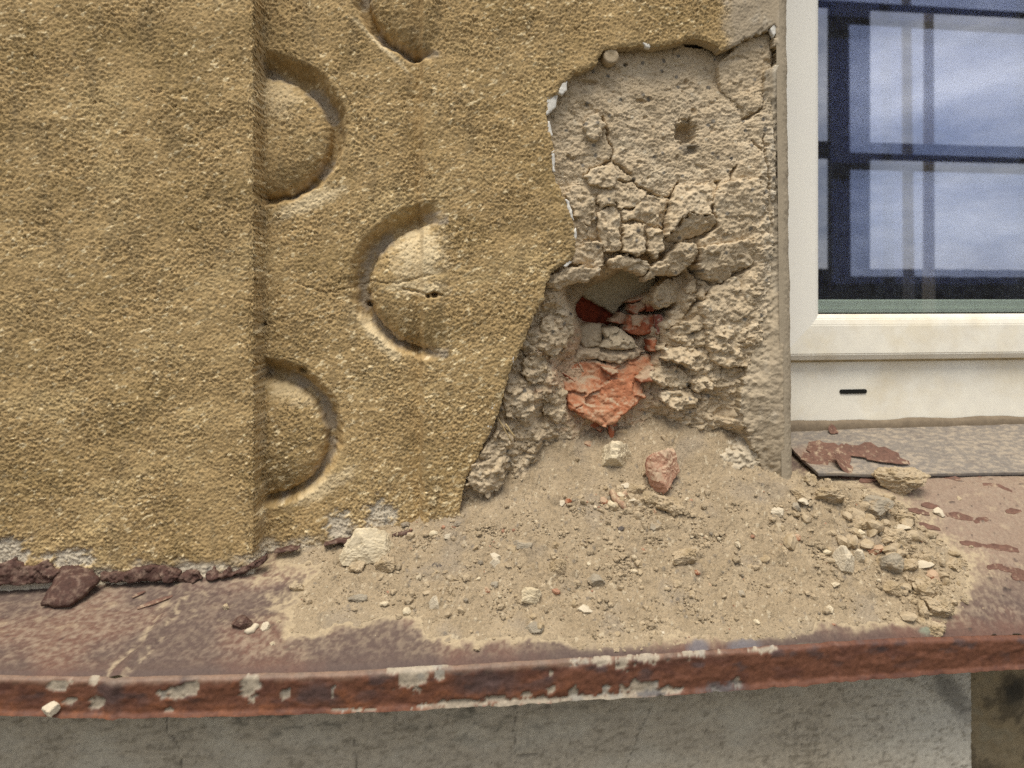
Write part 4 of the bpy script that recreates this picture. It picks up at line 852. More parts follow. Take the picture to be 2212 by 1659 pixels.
# rounded drainage slot
def slot():
    cx, cz = at(1842.5, 845.5, YW)[0], at(1842.5, 845.5, YW)[2]; hw, hr = 0.0195, 0.0029; bm = bmesh.new(); pts = []
    for s in (1, -1):
        for k in range(9):
            a = -math.pi / 2 + math.pi * k / 8; pts.append((cx + s * (hw - hr + hr * math.cos(a)), cz + s * hr * math.sin(a)))
    f = [bm.verts.new((x, YW - 0.0012, z)) for x, z in pts]; g = [bm.verts.new((x, YW + 0.004, z)) for x, z in pts]
    bm.faces.new(f[::-1]); n = len(f)
    for i in range(n): bm.faces.new((f[i], f[(i + 1) % n], g[(i + 1) % n], g[i]))
    bmesh.ops.recalc_face_normals(bm, faces=bm.faces); me = bpy.data.meshes.new('drain_slot'); bm.to_mesh(me); bm.free(); link('drain_slot', me, 'black_slot', win)['label'] = 'dark rounded drainage slot in the lower frame'
slot()
def seal():
    xs = np.arange(XL, XR - 0.02, 0.003); t = np.linspace(0, 1, 6); X, T = np.meshgrid(xs, t)
    zb = z_b + 0.0035 * fbm(xs / 0.08, xs * 0, 191, 3) + 0.002; zl = sz(xs, YW - 0.006) - 0.001
    Z = zl + (zb - zl) * T; Y = YW - 0.006 * np.sqrt(1 - T ** 2) - 0.001 + 0.0004 * fbm(X / 0.01, Z / 0.01, 192, 3)
    npmesh('sealant_bead', np.stack([X.ravel(), Y.ravel(), Z.ravel()], 1), gridq(len(xs), 6).reshape(-1, 4), 'sealant', win)
seal()
boxmesh('gasket', (x_in - 0.004, YS + 0.010, z_in - 0.002), (XR - 0.01, YS + 0.022, z_in + 0.0016), 'black_slot', win)
zg = wz(647)
boxmesh('spacer_bar', (x_in - 0.004, YW + 0.012, z_in - 0.004), (XR - 0.01, YW + 0.034, zg), 'gasket', win, 0.002)
boxmesh('spacer_groove', (x_in - 0.004, YW + 0.0085, z_in + 0.001), (XR - 0.02, YW + 0.0115, z_in + (zg - z_in) * 0.42), 'gasket', win, 0.001)
g1 = boxmesh('glass_pane', (x_in - 0.008, YS + 0.016, z_in - 0.006), (XR - 0.02, YS + 0.020, ZT), 'glass_outer', win)
g2 = boxmesh('glass_pane', (0, 0, 0), (XR - 0.01 - x_in, 0.004, ZT - z_in), 'glass_inner', win)
g2.matrix_parent_inverse = Matrix.Identity(4)
g2.location = Vector((x_in - 0.006, YW + 0.040, z_in - 0.004)) - win.location; g2.rotation_euler = (R(-0.34), 0, R(0.50))

# ---- room behind the window
rm = boxmesh('room_interior', (0.1, YW + 0.09, -0.9), (2.2, 2.6, 1.6), 'interior')
rm['kind'] = 'structure'
bm = bmesh.new(); bm.from_mesh(rm.data)
bmesh.ops.delete(bm, geom=[f for f in bm.faces if f.normal.y < -0.5], context='FACES'); bmesh.ops.reverse_faces(bm, faces=bm.faces); bm.to_mesh(rm.data); bm.free()
m = bpy.data.materials.new('lace'); m.use_nodes = True; t = m.node_tree; N = t.nodes; L = t.links; N.remove(N['Principled BSDF'])
d = N.new('ShaderNodeBsdfDiffuse'); d.inputs[0].default_value = (0.75, 0.75, 0.78, 1); tl = N.new('ShaderNodeBsdfTranslucent'); tl.inputs[0].default_value = (0.7, 0.7, 0.75, 1)
a1 = N.new('ShaderNodeMixShader'); a1.inputs[0].default_value = 0.35; L.new(d.outputs[0], a1.inputs[1]); L.new(tl.outputs[0], a1.inputs[2])
tr = N.new('ShaderNodeBsdfTransparent'); mxs = N.new('ShaderNodeMixShader')
g = N.new('ShaderNodeNewGeometry'); vo = N.new('ShaderNodeTexVoronoi'); vo.feature = 'SMOOTH_F1'; vo.inputs['Scale'].default_value = 70
no = N.new('ShaderNodeTexNoise'); no.inputs['Scale'].default_value = 40; no.inputs['Detail'].default_value = 3
L.new(g.outputs['Position'], vo.inputs['Vector']); L.new(g.outputs['Position'], no.inputs['Vector'])
ad = N.new('ShaderNodeMath'); ad.operation = 'ADD'; L.new(vo.outputs['Distance'], ad.inputs[0]); L.new(no.outputs['Fac'], ad.inputs[1])
rp = N.new('ShaderNodeValToRGB'); rp.color_ramp.elements[0].position = 0.72; rp.color_ramp.elements[1].position = 0.9; rp.color_ramp.elements[0].color = (0.06, 0.06, 0.06, 1); rp.color_ramp.elements[1].color = (0.35, 0.35, 0.35, 1)
L.new(ad.outputs[0], rp.inputs[0]); L.new(rp.outputs[0], mxs.inputs[0]); L.new(tr.outputs[0], mxs.inputs[1]); L.new(a1.outputs[0], mxs.inputs[2]); L.new(mxs.outputs[0], N['Material Output'].inputs['Surface'])
MATS['lace'] = m
xs = np.linspace(x_in + 0.02, 1.6, 260); zs = np.linspace(-0.12, 1.3, 40); X, Z = np.meshgrid(xs, zs)
xf = at(2005, 300, YW + 0.3)[0]
Y = YW + 0.15 + 0.012 * np.sin(X * 70 + 2 * np.sin(X * 9)) + 0.01 * np.sin(X * 23 + 1) - 0.05 * np.exp(-((X - xf) / 0.02) ** 2) + 0.03 * np.exp(-((X - xf - 0.035) / 0.012) ** 2)
Vt = np.stack([X.ravel(), Y.ravel(), Z.ravel()], 1); q = gridq(260, 40).reshape(-1, 4)
V2 = Vt + np.array([0, 0.0006, 0])
cu = npmesh('lace_curtain', np.vstack([Vt, V2]), np.vstack([q, q[:, ::-1] + len(Vt)]), 'lace'); tag(cu, 'sheer white lace curtain hanging behind the window glass', 'curtain')

# ---- the rest of the facade round the broken corner, coarse because the view hardly reaches it
def panel(name, x0, x1, z0, z1, y0, y1=0.14, col=(0.36, 0.262, 0.125), mat='ochre_render'):
    n1, n2 = max(2, int((x1 - x0) / 0.012)), max(2, int((z1 - z0) / 0.012)); X, Z = np.meshgrid(np.linspace(x0, x1, n1), np.linspace(z0, z1, n2))
    y = y0 - 0.0016 * fbm(X / 0.05, Z / 0.05, 11, 3) - 0.0012 * fbm(X / 0.02, Z / 0.016, 12, 3)
    C = np.tile(np.array(col, np.float32), X.shape + (1,)) * (1 + 0.18 * fbm(X / 0.09, Z / 0.07, 71, 4))[..., None]
    v, q, c = skirt(np.stack([X.ravel(), y.ravel(), Z.ravel()], 1), gridq(n1, n2).reshape(-1, 4), np.clip(C, .01, .9).reshape(-1, 3), y1 - y0, rings=3)
    npmesh(name, v, q, mat, wall_e, c)
xj0 = float(xjamb(np.array(0.4)))
panel('wall_panel', -1.4, -0.497, -0.36, 1.5, -0.0335); panel('wall_panel', -0.497, xe_glob, 0.3985, 1.5, -0.0335); panel('wall_panel', xe_glob, xj0, 0.3985, 1.5, -0.0135)
panel('lintel_panel', xj0, 1.9, 0.74, 1.5, -0.0135); panel('pier_panel', 1.12, 1.9, -0.5, 0.74, -0.0135)

# ================================================================== wall below the ledge
YP = -0.082
plinth = empty('lower_wall', (0.1, YP, -0.6), 'mottled grey plastered wall below the ledge with fine vertical cracks', 'wall')
xc = at(2106, 1560, YP)[0]
def lower():
    xs = np.arange(-0.66, xc, 0.0021); zs = np.linspace(0, 1, 150); X, T_ = np.meshgrid(xs, zs); Z = -0.62 + T_ * (ledge_z(X, np.float32(YP)) - 0.006 + 0.62); U, V = proj(X, np.float32(YP), Z)
    a = fbm(X / 0.07, Z / 0.04, 301, 4); b = fbm(X / 0.016, Z / 0.005, 303, 5, 0.7); c = fbm(X / 0.005, Z / 0.004, 305, 2)
    f1, f2, i = worley(X / 0.0065, Z / 0.005, 307)
    spot = ss(0.30, 0.16, f1 + 0.1 * c) * ss(0.3, 0.7, i + 0.5 * a)
    top = ss(0.10, 0.0, smoothi(X, _dx, _dz) - Z)
    C = np.tile(np.array((0.55, 0.475, 0.355), np.float32), X.shape + (1,))
    C = mixc(C, (0.60, 0.54, 0.42), ss(-0.1, 0.5, -a) * 0.7); C = mixc(C, (0.66, 0.62, 0.52), ss(1750, 2080, U) * 0.75)
    C = mixc(C, (0.24, 0.20, 0.14), ss(0.05, 0.5, b + 0.35 * a) * 0.62)
    C = mixc(C, (0.115, 0.105, 0.08), spot * (0.22 + 0.25 * ss(1400, 2000, U)))
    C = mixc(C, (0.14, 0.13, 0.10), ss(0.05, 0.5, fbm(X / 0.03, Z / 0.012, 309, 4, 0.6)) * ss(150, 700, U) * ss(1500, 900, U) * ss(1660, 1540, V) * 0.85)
    C = mixc(C, (0.16, 0.145, 0.12), blob(U, V, 2058, 1500, 24, 60, -35, 0.5, 0.9 * b) * 0.7)
    C = mixc(C, (0.5, 0.48, 0.42), ss(2098, 2106, U + 6 * b) * 0.7)
    y = YP - 0.0006 * b - 0.0012 * a + 0.0008 * spot - 0.0003 * c + 0.006 * ss(2098, 2106, U + 3 * b)
    for px in ([(360, 1545), (362, 1580), (385, 1612), (392, 1640), (388, 1680)], [(1118, 1540), (1108, 1570), (1112, 1600), (1116, 1640), (1106, 1670)], [(1405, 1530), (1385, 1575), (1368, 1620), (1350, 1670)], [(768, 1600), (766, 1640), (770, 1670)], [(1722, 1530), (1720, 1575)], [(1115, 1632), (1160, 1628)]):
        ln = pw(px, YP); dd = sdl(X + 0.002 * fbm(X / 0.01, Z / 0.01, 311, 3), Z, ln); mm = ss(0.0010, 0.0002, dd); y = y + 0.0012 * mm; C = mixc(C, (0.14, 0.12, 0.09), mm * 0.7)
    Vt = np.stack([X.ravel(), y.ravel(), Z.ravel()], 1)
    npmesh('plaster_face', Vt, gridq(len(xs), len(zs)).reshape(-1, 4), 'concrete', plinth, np.clip(C, 0.01, .9).reshape(-1, 3))
    # return of the corner
    ys = np.arange(0, 0.09, 0.003); zs = np.linspace(-0.62, float(ledge_z(np.array(xc), np.array(YP))) - 0.008, 190); Yr, Zr = np.meshgrid(ys, zs)
    c2 = np.tile(np.array((0.3, 0.28, 0.22), np.float32), (Yr.size, 1)) * (1 + 0.3 * fbm(Yr / 0.01, Zr / 0.01, 313, 3)).reshape(-1, 1)
    npmesh('corner_return', np.stack([np.full(Yr.size, xc) , (YP + 0.006 + Yr).ravel(), Zr.ravel()], 1), gridq(len(ys), len(zs)).reshape(-1, 4), 'concrete', plinth, c2)
lower()
def niche():
    e = empty('recessed_wall', (xc + 0.2, -0.03, -0.6), 'dark stained brownish wall set back below the right end of the ledge', 'wall')
    xs = np.arange(xc - 0.02, 1.12, 0.003); zs = np.linspace(0, 1, 180); X, T_ = np.meshgrid(xs, zs); Z = -0.62 + T_ * (ledge_z(X, np.float32(-0.03)) - 0.008 + 0.62); U, V = proj(X, np.float32(-0.03), Z)
    a = fbm(X / 0.04, Z / 0.04, 321, 4); b = fbm(X / 0.012, Z / 0.012, 323, 4, 0.6)
    C = np.tile(np.array((0.36, 0.28, 0.165), np.float32), X.shape + (1,)); C = mixc(C, (0.12, 0.095, 0.06), ss(0.05, 0.5, a + 0.6 * b) * 0.75); C = mixc(C, (0.34, 0.29, 0.19), ss(0.15, 0.5, -a + .3 * b) * 0.6)
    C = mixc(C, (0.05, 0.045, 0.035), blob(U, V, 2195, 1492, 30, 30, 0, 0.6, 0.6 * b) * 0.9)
    npmesh('stained_face', np.stack([X.ravel(), (-0.03 - 0.004 * a - 0.002 * b).ravel(), Z.ravel()], 1), gridq(len(xs), len(zs)).reshape(-1, 4), 'concrete', e, np.clip(C, .01, .9).reshape(-1, 3))
niche()

# ================================================================== dust and rubble
def dust():
    x0, y0 = DPOLY.min(0) - 0.01; x1, y1 = DPOLY.max(0) + 0.01; st = 0.0011
    xs = np.arange(x0, x1, st); ys = np.arange(max(y0, YF + 0.002), min(y1, 0.115), st); X, Y = np.meshgrid(xs, ys)
    t, sd = dust_t(X, Y)
    a = fbm(X / 0.03, Y / 0.022, 331, 4, 0.6); b = fbm(X / 0.009, Y / 0.008, 333, 3, 0.6); c = pn(X / 0.0026, Y / 0.0026, 335)
    f1, f2, i = worley(X / 0.007, Y / 0.006, 337); g1, g2, j = worley(X / 0.0032, Y / 0.0030, 339); k1, k2, l = worley(X / 0.018, Y / 0.015, 341)
    th = ss(0, 0.025, sd)
    cap = lambda f, r_: np.sqrt(np.maximum(r_ * r_ - f * f, 0)); dn = ss(-0.25, 0.35, a)
    lump = 0.0055 * cap(f1, 0.40) * (i > 0.35) * (0.4 + 0.6 * dn) + 0.0030 * cap(g1, 0.42) + 0.012 * cap(k1 + 0.05 * b, 0.34) * (l > 0.7) * dn
    wn = np.random.RandomState(8).normal(size=X.shape)
    hh = th * (0.0026 * a + 0.0016 * b + 0.0006 * c + 0.8 * lump + 0.00045 * wn) + 0.0003 * b
    Z = ledge_z(X, Y) + t + 0.84 * hh; Yd = Y - 0.54 * hh
    C = np.tile(np.array(DUST, np.float32), X.shape + (1,))
    C = mixc(C, (0.30, 0.23, 0.145), ss(0, 0.6, a) * 0.5); C = mixc(C, (0.43, 0.34, 0.225), ss(0.0, 0.5, -a + 0.3 * b) * 0.6); C = mixc(C, (0.30, 0.25, 0.19), ss(0.1, 0.6, fbm(X / 0.05, Y / 0.04, 343, 4)) * 0.5)
    C = mixc(C, (0.55, 0.46, 0.32), (f1 < 0.26) * (i > 0.93) * 0.7); C = mixc(C, (0.2, 0.17, 0.135), (f1 < 0.22) * ((i > 0.45) & (i < 0.52)) * 0.7)
    C = mixc(C, (0.58, 0.50, 0.36), (g1 < 0.25) * (j > 0.93) * 0.8); C = mixc(C, (0.22, 0.18, 0.13), (g1 < 0.25) * (j < 0.05) * 0.6)
    q = gridq(len(xs), len(ys)); keep = (sd.ravel()[q].min(-1) > 0) & (t.ravel()[q].min(-1) > 0)
    v, q, cc = compact(np.stack([X.ravel(), Yd.ravel(), Z.ravel()], 1), q[keep], np.clip(C, .01, .9).reshape(-1, 3))
    o = npmesh('dust_pile', v, q, 'dust', None, cc); o['kind'] = 'stuff'; o['label'] = 'tan mortar dust heaped on the ledge below the hole'; o['category'] = 'dust'
dust()
_tx = np.arange(-0.6, 0.95, 0.003); _ty = np.arange(-0.16, 0.16, 0.003)
_TX, _TY = np.meshgrid(_tx, _ty); _TZ = surf_z(_TX, _TY)
def fast_z(x, y):
    i = int(np.clip((y + 0.16) / 0.003, 0, len(_ty) - 1)); j = int(np.clip((x + 0.6) / 0.003, 0, len(_tx) - 1)); return _TZ[i, j]

def ico(sub):
    bm = bmesh.new(); bmesh.ops.create_icosphere(bm, subdivisions=sub, radius=1); V = np.array([v.co[:] for v in bm.verts]); F = np.array([[v.index for v in f.verts] for f in bm.faces]); bm.free(); return V, F
ICO = {k: ico(k) for k in (1, 2, 3, 4, 5)}
def rockverts(seed, sub=3, planes=11, rough=0.06, flat=1.0):
    r = np.random.RandomState(seed); D, F = ICO[sub]
    N_ = r.normal(size=(planes, 3)); N_ /= np.linalg.norm(N_, axis=1)[:, None]; dd = 0.5 + 0.42 * r.rand(planes)
    dots = D @ N_.T; rad = np.where(dots > 0.05, dd / np.maximum(dots, 0.05), 9).min(1); rad = np.minimum(rad, 1.12)
    nse = fbm(D[:, 0] * 2.2 + seed, D[:, 1] * 2.2 + D[:, 2] * 1.7, seed % 97 + 400, 4, 0.6) + 0.5 * fbm(D[:, 2] * 6 + seed, D[:, 0] * 6 + D[:, 1] * 4, seed % 89 + 400, 3, 0.6)
    return D * (rad * (1 + rough * nse))[:, None], F
def mesh_tri(name, V, F, mat, smooth=False):
    me = bpy.data.meshes.new(name); me.from_pydata([tuple(map(float, v)) for v in V], [], [tuple(map(int, f)) for f in F])
    if smooth: me.shade_smooth()
    me.materials.append(MATS[mat]); return me
def rock(name, u, v, w, h, mat, label, cat='stone', group=None, rot=0, seed=0, dep=None, back=0.2, sub=4, planes=11, rough=0.07, sink=0.12, tilt=0, fz=None):
    w, h = w * 1.08, h * 1.08
    """u, v = the foot of the piece in the photograph, w and h its apparent size in the same pixels"""
    p = on_surf(u, v, fz or fast_z); zc = (p - CAM) @ FW; k = zc / FPX
    V_, F = rockverts(seed, sub, planes, rough); V_ = V_ - (V_.max(0) + V_.min(0)) / 2; V_ = V_ / np.abs(V_).max(0)
    V_ = V_ * np.array([w * k / 2, (dep or (w + h) * 0.45) * k / 2, h * k / 2 * 1.12])
    e = Euler((R(tilt * 0.3), R(tilt), R(rot))).to_matrix(); V_ = V_ @ np.array(e).T
    V_[:, 2] -= V_[:, 2].min() + sink * h * k
    o = link(name, mesh_tri(name, V_, F, mat), None); o.location = (p[0], p[1] + back * w * k, p[2]); return tag(o, label, cat, group)
BIG = [
 ('stone', 795, 1214, 116, 68, 'lump_pale', 'large cream stone lying against the foot of the ochre wall', 8, 12),
 ('stone', 1330, 1020, 82, 64, 'lump_pale', 'pale angular stone half buried in dust under the hole', -14, 9),
 ('brick_lump', 1434, 1060, 72, 86, 'brick_pink', 'pinkish brick lump standing in the dust under the hole', 12, 10),
 ('mortar_lump', 1452, 1120, 62, 42, 'lump', 'rounded tan mortar lump with a nail in front, left of the jamb foot', 0, 13),
 ('mortar_lump', 1404, 1098, 30, 34, 'lump', 'small upright mortar lump beside the wood splinter', 0, 14),
 ('mortar_lump', 1375, 1072, 36, 24, 'lump', 'low mortar lump in the gravelly crumbs below the pale stone', 0, 15),
 ('mortar_lump', 1960, 1075, 104, 58, 'lump', 'large tan mortar lump alone beside the grey sill sheet', -6, 16),
 ('mortar_lump', 1752, 1052, 28, 30, 'lump', 'small mortar lump touching the foot of the window jamb', 0, 17),
 ('mortar_lump', 1796, 1100, 62, 48, 'lump', 'dust-coated mortar lump just right of the jamb foot', 0, 18),
 ('mortar_lump', 1735, 1086, 44, 28, 'lump', 'low dusty lump in front of the jamb foot', 0, 19),
 ('stone', 1904, 1122, 72, 42, 'lump_grey', 'greenish grey flat stone at the right edge of the rubble', -12, 20),
 ('stone', 1722, 1106, 22, 18, 'lump_grey', 'smooth grey pebble below the jamb foot', 0, 21),
 ('stone', 1829, 1234, 42, 52, 'lump_white', 'white upright stone with a smaller white chip on its right', 6, 22),
 ('stone', 1859, 1218, 22, 28, 'lump_white', 'small white chip beside the white upright stone', 0, 23),
 ('stone', 1932, 1246, 46, 46, 'lump_grey', 'round grey stone in the rubble right of the white stones', 0, 24),
 ('stone', 1684, 1116, 34, 16, 'lump_white', 'flat whitish chip on the dust left of the jamb rubble', 5, 25),
 ('mortar_lump', 2010, 1300, 52, 48, 'lump', 'tan mortar lump at the right edge of the dust, upper of two', 0, 26),
 ('mortar_lump', 2036, 1342, 54, 48, 'lump', 'tan mortar lump at the right edge of the dust, lower of two', 0, 27),
 ('mortar_lump', 2028, 1375, 42, 24, 'lump', 'lowest of the crumbs on the right, near the ledge edge', -14, 28),
 ('mortar_lump', 1992, 1356, 22, 18, 'lump', 'small crumb left of the lowest right-hand lump', 0, 29),
 ('mortar_lump', 1998, 1336, 26, 34, 'lump', 'narrow crumb between the right-hand lumps', 0, 30),
 ('mortar_lump', 1930, 1288, 36, 28, 'lump', 'mortar lump below the round grey stone', 0, 31),
 ('mortar_lump', 1968, 1242, 40, 30, 'lump', 'mortar crumb right of the round grey stone', 0, 32),
 ('mortar_lump', 2010, 1226, 40, 26, 'lump', 'mortar crumb above the right-hand lumps', 0, 33),
 ('mortar_lump', 2070, 1236, 64, 22, 'lump', 'long low crumb at the far right of the rubble', 0, 34),
 ('mortar_lump', 1945, 1180, 60, 34, 'lump', 'broad mortar lump behind the round grey stone', 0, 35),
 ('brick_lump', 1895, 1198, 40, 16, 'brick_dusty', 'flat brick chip behind the round grey stone', 10, 36),
 ('mortar_lump', 1862, 1146, 50, 26, 'lump', 'low lump in the middle of the right-hand rubble', 0, 37),
 ('mortar_lump', 1960, 1136, 50, 26, 'lump', 'low lump at the outer edge of the right-hand rubble', 0, 38),
 ('stone', 1128, 1186, 48, 14, 'lump_grey', 'flat grey splinter of stone tilted on the dust', -24, 39),
 ('stone', 1070, 1212, 24, 16, 'lump_white', 'upper of two pale square chips in the dust', 0, 40),
 ('stone', 1068, 1226, 25, 18, 'lump_white', 'lower of two pale square chips in the dust', 0, 41),
 ('stone', 945, 1232, 28, 14, 'lump_dark', 'dark grey chip below the cream stone on its right', 15, 42),
 ('mortar_lump', 940, 1246, 26, 14, 'lump', 'tan crumb just under the dark grey chip', 0, 43),
 ('stone', 772, 1300, 40, 14, 'lump_grey', 'long grey pebble at the left of the dust', 0, 44),
 ('stone', 938, 1316, 22, 27, 'lump_white', 'pale round pebble in the front of the dust', 0, 45),
 ('stone', 1148, 1304, 42, 32, 'lump_pale', 'rounded pale pebble in the middle of the dust', 0, 46),
 ('stone', 1156, 1374, 38, 26, 'lump_grey', 'grey pebble near the front edge of the dust', 0, 47),
 ('stone', 1265, 1330, 32, 18, 'lump_white', 'whitish curved chip toward the front of the dust', -8, 48),
 ('mortar_lump', 1205, 1244, 38, 34, 'lump', 'tan lump in the middle of the dust', 0, 49),
 ('stone', 1290, 1268, 40, 22, 'lump_grey', 'flat grey chip right of the middle of the dust', 0, 50),
 ('mortar_lump', 1480, 1224, 50, 34, 'lump', 'half buried lump in the centre right of the dust', 0, 51),
 ('mortar_lump', 832, 1236, 44, 32, 'lump', 'tan lump right below the cream stone', 0, 52),
 ('mortar_lump', 770, 1240, 36, 24, 'lump', 'tan lump left below the cream stone', 0, 53),
 ('brick_lump', 1228, 1092, 16, 15, 'brick', 'small red brick crumb on the dust left of the gravel', 0, 54),
 ('stone', 1214, 1096, 14, 14, 'lump_white', 'white crumb touching the small red brick crumb', 0, 55),
 ('stone', 970, 1168, 22, 14, 'lump_white', 'pale chip behind the dust right of the cream stone', 0, 56),
 ('stone', 936, 1162, 20, 14, 'lump_pale', 'pale chip near the cream stone by the wall foot', 0, 57),
 ('stone', 1342, 1148, 14, 10, 'lump_dark', 'dark cinder crumb in the dust below the gravel', 0, 58),
 ('stone', 1420, 1146, 36, 18, 'lump_grey', 'grey chip below the wood splinter', 20, 59),
 ('rust_lump', 521, 1362, 42, 27, 'rust', 'rust-brown lump on the bare metal left of the dust', 10, 60),
 ('stone', 487, 1320, 14, 14, 'lump', 'single tan crumb on the bare metal near the rust lump', 0, 61),
 ('stone', 640, 1280, 30, 18, 'lump', 'tan crumb at the left tip of the dust', 0, 62),
 ('stone', 572, 1364, 18, 18, 'lump_white', 'white pebble at the end of the pale twig', 0, 63),
]
for nm, u, v, w, h, mt, lbl, ro, sd0 in BIG:
    rock(nm, u, v, w, h, mt, lbl, 'brick piece' if 'brick' in nm else ('rust' if 'rust' in nm else ('mortar lump' if 'mortar' in nm else 'stone')), rot=ro, seed=sd0, tilt=0, dep=50 if sd0 == 12 else None, back=0.05 if sd0 == 12 else 0.2, rough=0.24 if mt == 'lump' else 0.12, planes=10 if mt == 'lump' else 14, sub=5 if w > 34 else 4)
# red tile splinters at the foot of the broken brick
for i, (u, v, w, h, ro, lbl) in enumerate([(1281, 929, 34, 20, -10, 'orange brick splinter at the foot of the broken brick, leftmost'), (1296, 934, 20, 12, 15, 'small brick splinter tucked under the leftmost one'), (1326, 922, 34, 11, 12, 'long orange brick splinter at the foot of the broken brick'), (1320, 946, 12, 26, 10, 'narrow upright brick splinter below the long one'), (1272, 966, 20, 12, 0, 'reddish crumb on the left slope below the broken brick'), (1345, 944, 30, 16, 0, 'tan crumb right of the upright brick splinter'), (1363, 916, 22, 12, 0, 'tan crumb at the right of the brick splinters')]):
    rock('brick_splinter' if 'brick' in lbl or 'red' in lbl else 'mortar_lump', u, v, w, h, 'brick' if i < 4 else ('brick_dusty' if i == 4 else 'lump'), lbl, 'brick piece' if i < 5 else 'mortar lump', rot=ro, seed=500 + i, dep=16, sub=3, planes=8)
def stick(name, a, b, r, mat, label, cat, n=7):
    a, b = np.array(a), np.array(b); d = b - a; Ln = np.linalg.norm(d); d /= Ln; s = np.cross(d, [0, 0, 1.0]); s /= np.linalg.norm(s); t = np.cross(s, d); Vt = []; rs = np.random.RandomState(7)
    for i in range(n):
        q = i / (n - 1); c = a + (b - a) * q + (s * (rs.rand() - .5) + t * (rs.rand() - .5)) * r * 0.7; rr_ = r * (0.55 + 0.5 * math.sin(math.pi * (q * 0.8 + 0.15)))
        for k in range(6): Vt.append(c + (s * math.cos(k * math.pi / 3) + t * math.sin(k * math.pi / 3)) * rr_)
    Q = [(i * 6 + k, i * 6 + (k + 1) % 6, (i + 1) * 6 + (k + 1) % 6, (i + 1) * 6 + k) for i in range(n - 1) for k in range(6)]
    o = npmesh(name, np.array(Vt), np.array(Q), mat, None); bm = bmesh.new(); bm.from_mesh(o.data); bmesh.ops.holes_fill(bm, edges=bm.edges, sides=0); bmesh.ops.recalc_face_normals(bm, faces=bm.faces); bm.to_mesh(o.data); bm.free()
    return tag(o, label, cat)
def sp3(u, v, up=0.0): p = on_surf(u, v, fast_z).copy(); p[2] += up; return p
stick('wood_splinter', sp3(1318, 1070, .004), sp3(1352, 1108, .004), 0.0042, 'wood_chip', 'reddish wood splinter lying in the gravelly crumbs', 'splinter')
stick('twig', sp3(533, 1376, .003), sp3(558, 1356, .003), 0.0032, 'lump_white', 'short pale twig lying on the metal left of the dust', 'twig')
p = sp3(1442, 1120, 0.001); stick('nail', p, p + np.array([-0.003, 0.0, 0.016]), 0.0014, 'black_slot', 'short dark nail standing in front of the rounded mortar lump', 'nail')
stick('straw', at(1075, 902, -0.004), at(1106, 955, -0.002), 0.0008, 'straw', 'straw stuck in the mortar on the left side of the hole', 'straw')
stick('straw', at(1092, 916, -0.005), at(1112, 945, -0.003), 0.0012, 'straw', 'second thicker straw crossing the one in the mortar', 'straw')
p = at(108, 1535, YF - 0.008); r_ = rockverts(77, 3, 14, 0.03); o = link('pebble', mesh_tri('pebble', r_[0] * np.array([.0068, .006, .0062]), r_[1], 'lump_white'), None); o.location = p; tag(o, 'small white pebble stuck to the lower rim of the ledge', 'pebble')

# crumbs one can count, then the grit that nobody could
rng = np.random.RandomState(9)
LIB = [(mesh_tri('crumb', *[(rockverts(600 + i, 2, 9, 0.22))[k] for k in (0, 1)], mt), mt) for i, mt in enumerate(['lump'] * 16 + ['lump_pale', 'lump_pale', 'lump_white', 'lump_grey', 'lump', 'brick_dusty', 'lump', 'lump'])]
CL = [((1370, 1080), (60, 24), 60, (8, 26), 'crumbs of the gravelly patch under the hole', 'small crumb in the gravelly patch right under the hole'),
      ((1890, 1145), (85, 38), 80, (10, 40), 'crumbs of the rubble right of the jamb', 'small crumb in the rubble right of the jamb foot'),
      ((2000, 1290), (36, 46), 40, (9, 34), 'crumbs at the right edge of the dust', 'small crumb near the two lumps at the right edge of the dust'),
      ((1150, 1270), (260, 60), 90, (6, 24), 'crumbs strewn over the dust', 'small crumb strewn on the wide sheet of dust'),
      ((1600, 1230), (170, 70), 30, (6, 24), 'crumbs strewn over the dust', 'small crumb strewn on the wide sheet of dust')]
cnt = 0
for (cu_, cv_), (su, sv_), n, (s0, s1), grp, lbl in CL:
    k = 0; tries = 0
    while k < n and tries < n * 8:
        tries += 1
        u, v = cu_ + rng.normal() * su, cv_ + rng.normal() * sv_
        if not (600 < u < 2120 and 1040 < v < 1385): continue
        p = on_surf(u, v, fast_z); 
        if p[1] > 0.03: continue
        t, sd = dust_t(np.array([p[0]]), np.array([p[1]]))
        if sd[0] < 0.001 and rng.rand() > 0.15: continue
        i = rng.randint(len(LIB)); o = bpy.data.objects.new('crumb', LIB[i][0]); S.collection.objects.link(o)
        sz_ = (s0 + (s1 - s0) * rng.rand() ** 2.2) * ((p - CAM) @ FW) / FPX / 2
        o.scale = (sz_ * (0.8 + 0.5 * rng.rand()), sz_ * (0.8 + 0.4 * rng.rand()), sz_ * (0.55 + 0.4 * rng.rand())); o.rotation_euler = (rng.rand() * .6, rng.rand() * .6, rng.rand() * 6.28)
        o.location = (p[0], p[1], p[2] + sz_ * 0.30); tag(o, lbl.replace('small crumb', {'lump': 'small tan crumb', 'lump_pale': 'small cream crumb', 'lump_white': 'small white crumb', 'lump_grey': 'small grey crumb', 'brick_dusty': 'small pink brick crumb'}[LIB[i][1]]), 'crumb', grp); k += 1; cnt += 1
_SD = dust_t(_TX, _TY)[1]
_PU, _PV = proj(_TX, _TY, _TZ)
def bil(x, y):
    fx = np.clip((x + 0.6) / 0.003, 0, len(_tx) - 1.001); fy = np.clip((y + 0.16) / 0.003, 0, len(_ty) - 1.001); j = fx.astype(int); i = fy.astype(int); a = fx - j; b = fy - i
    return (_TZ[i, j] * (1 - a) + _TZ[i, j + 1] * a) * (1 - b) + (_TZ[i + 1, j] * (1 - a) + _TZ[i + 1, j + 1] * a) * b
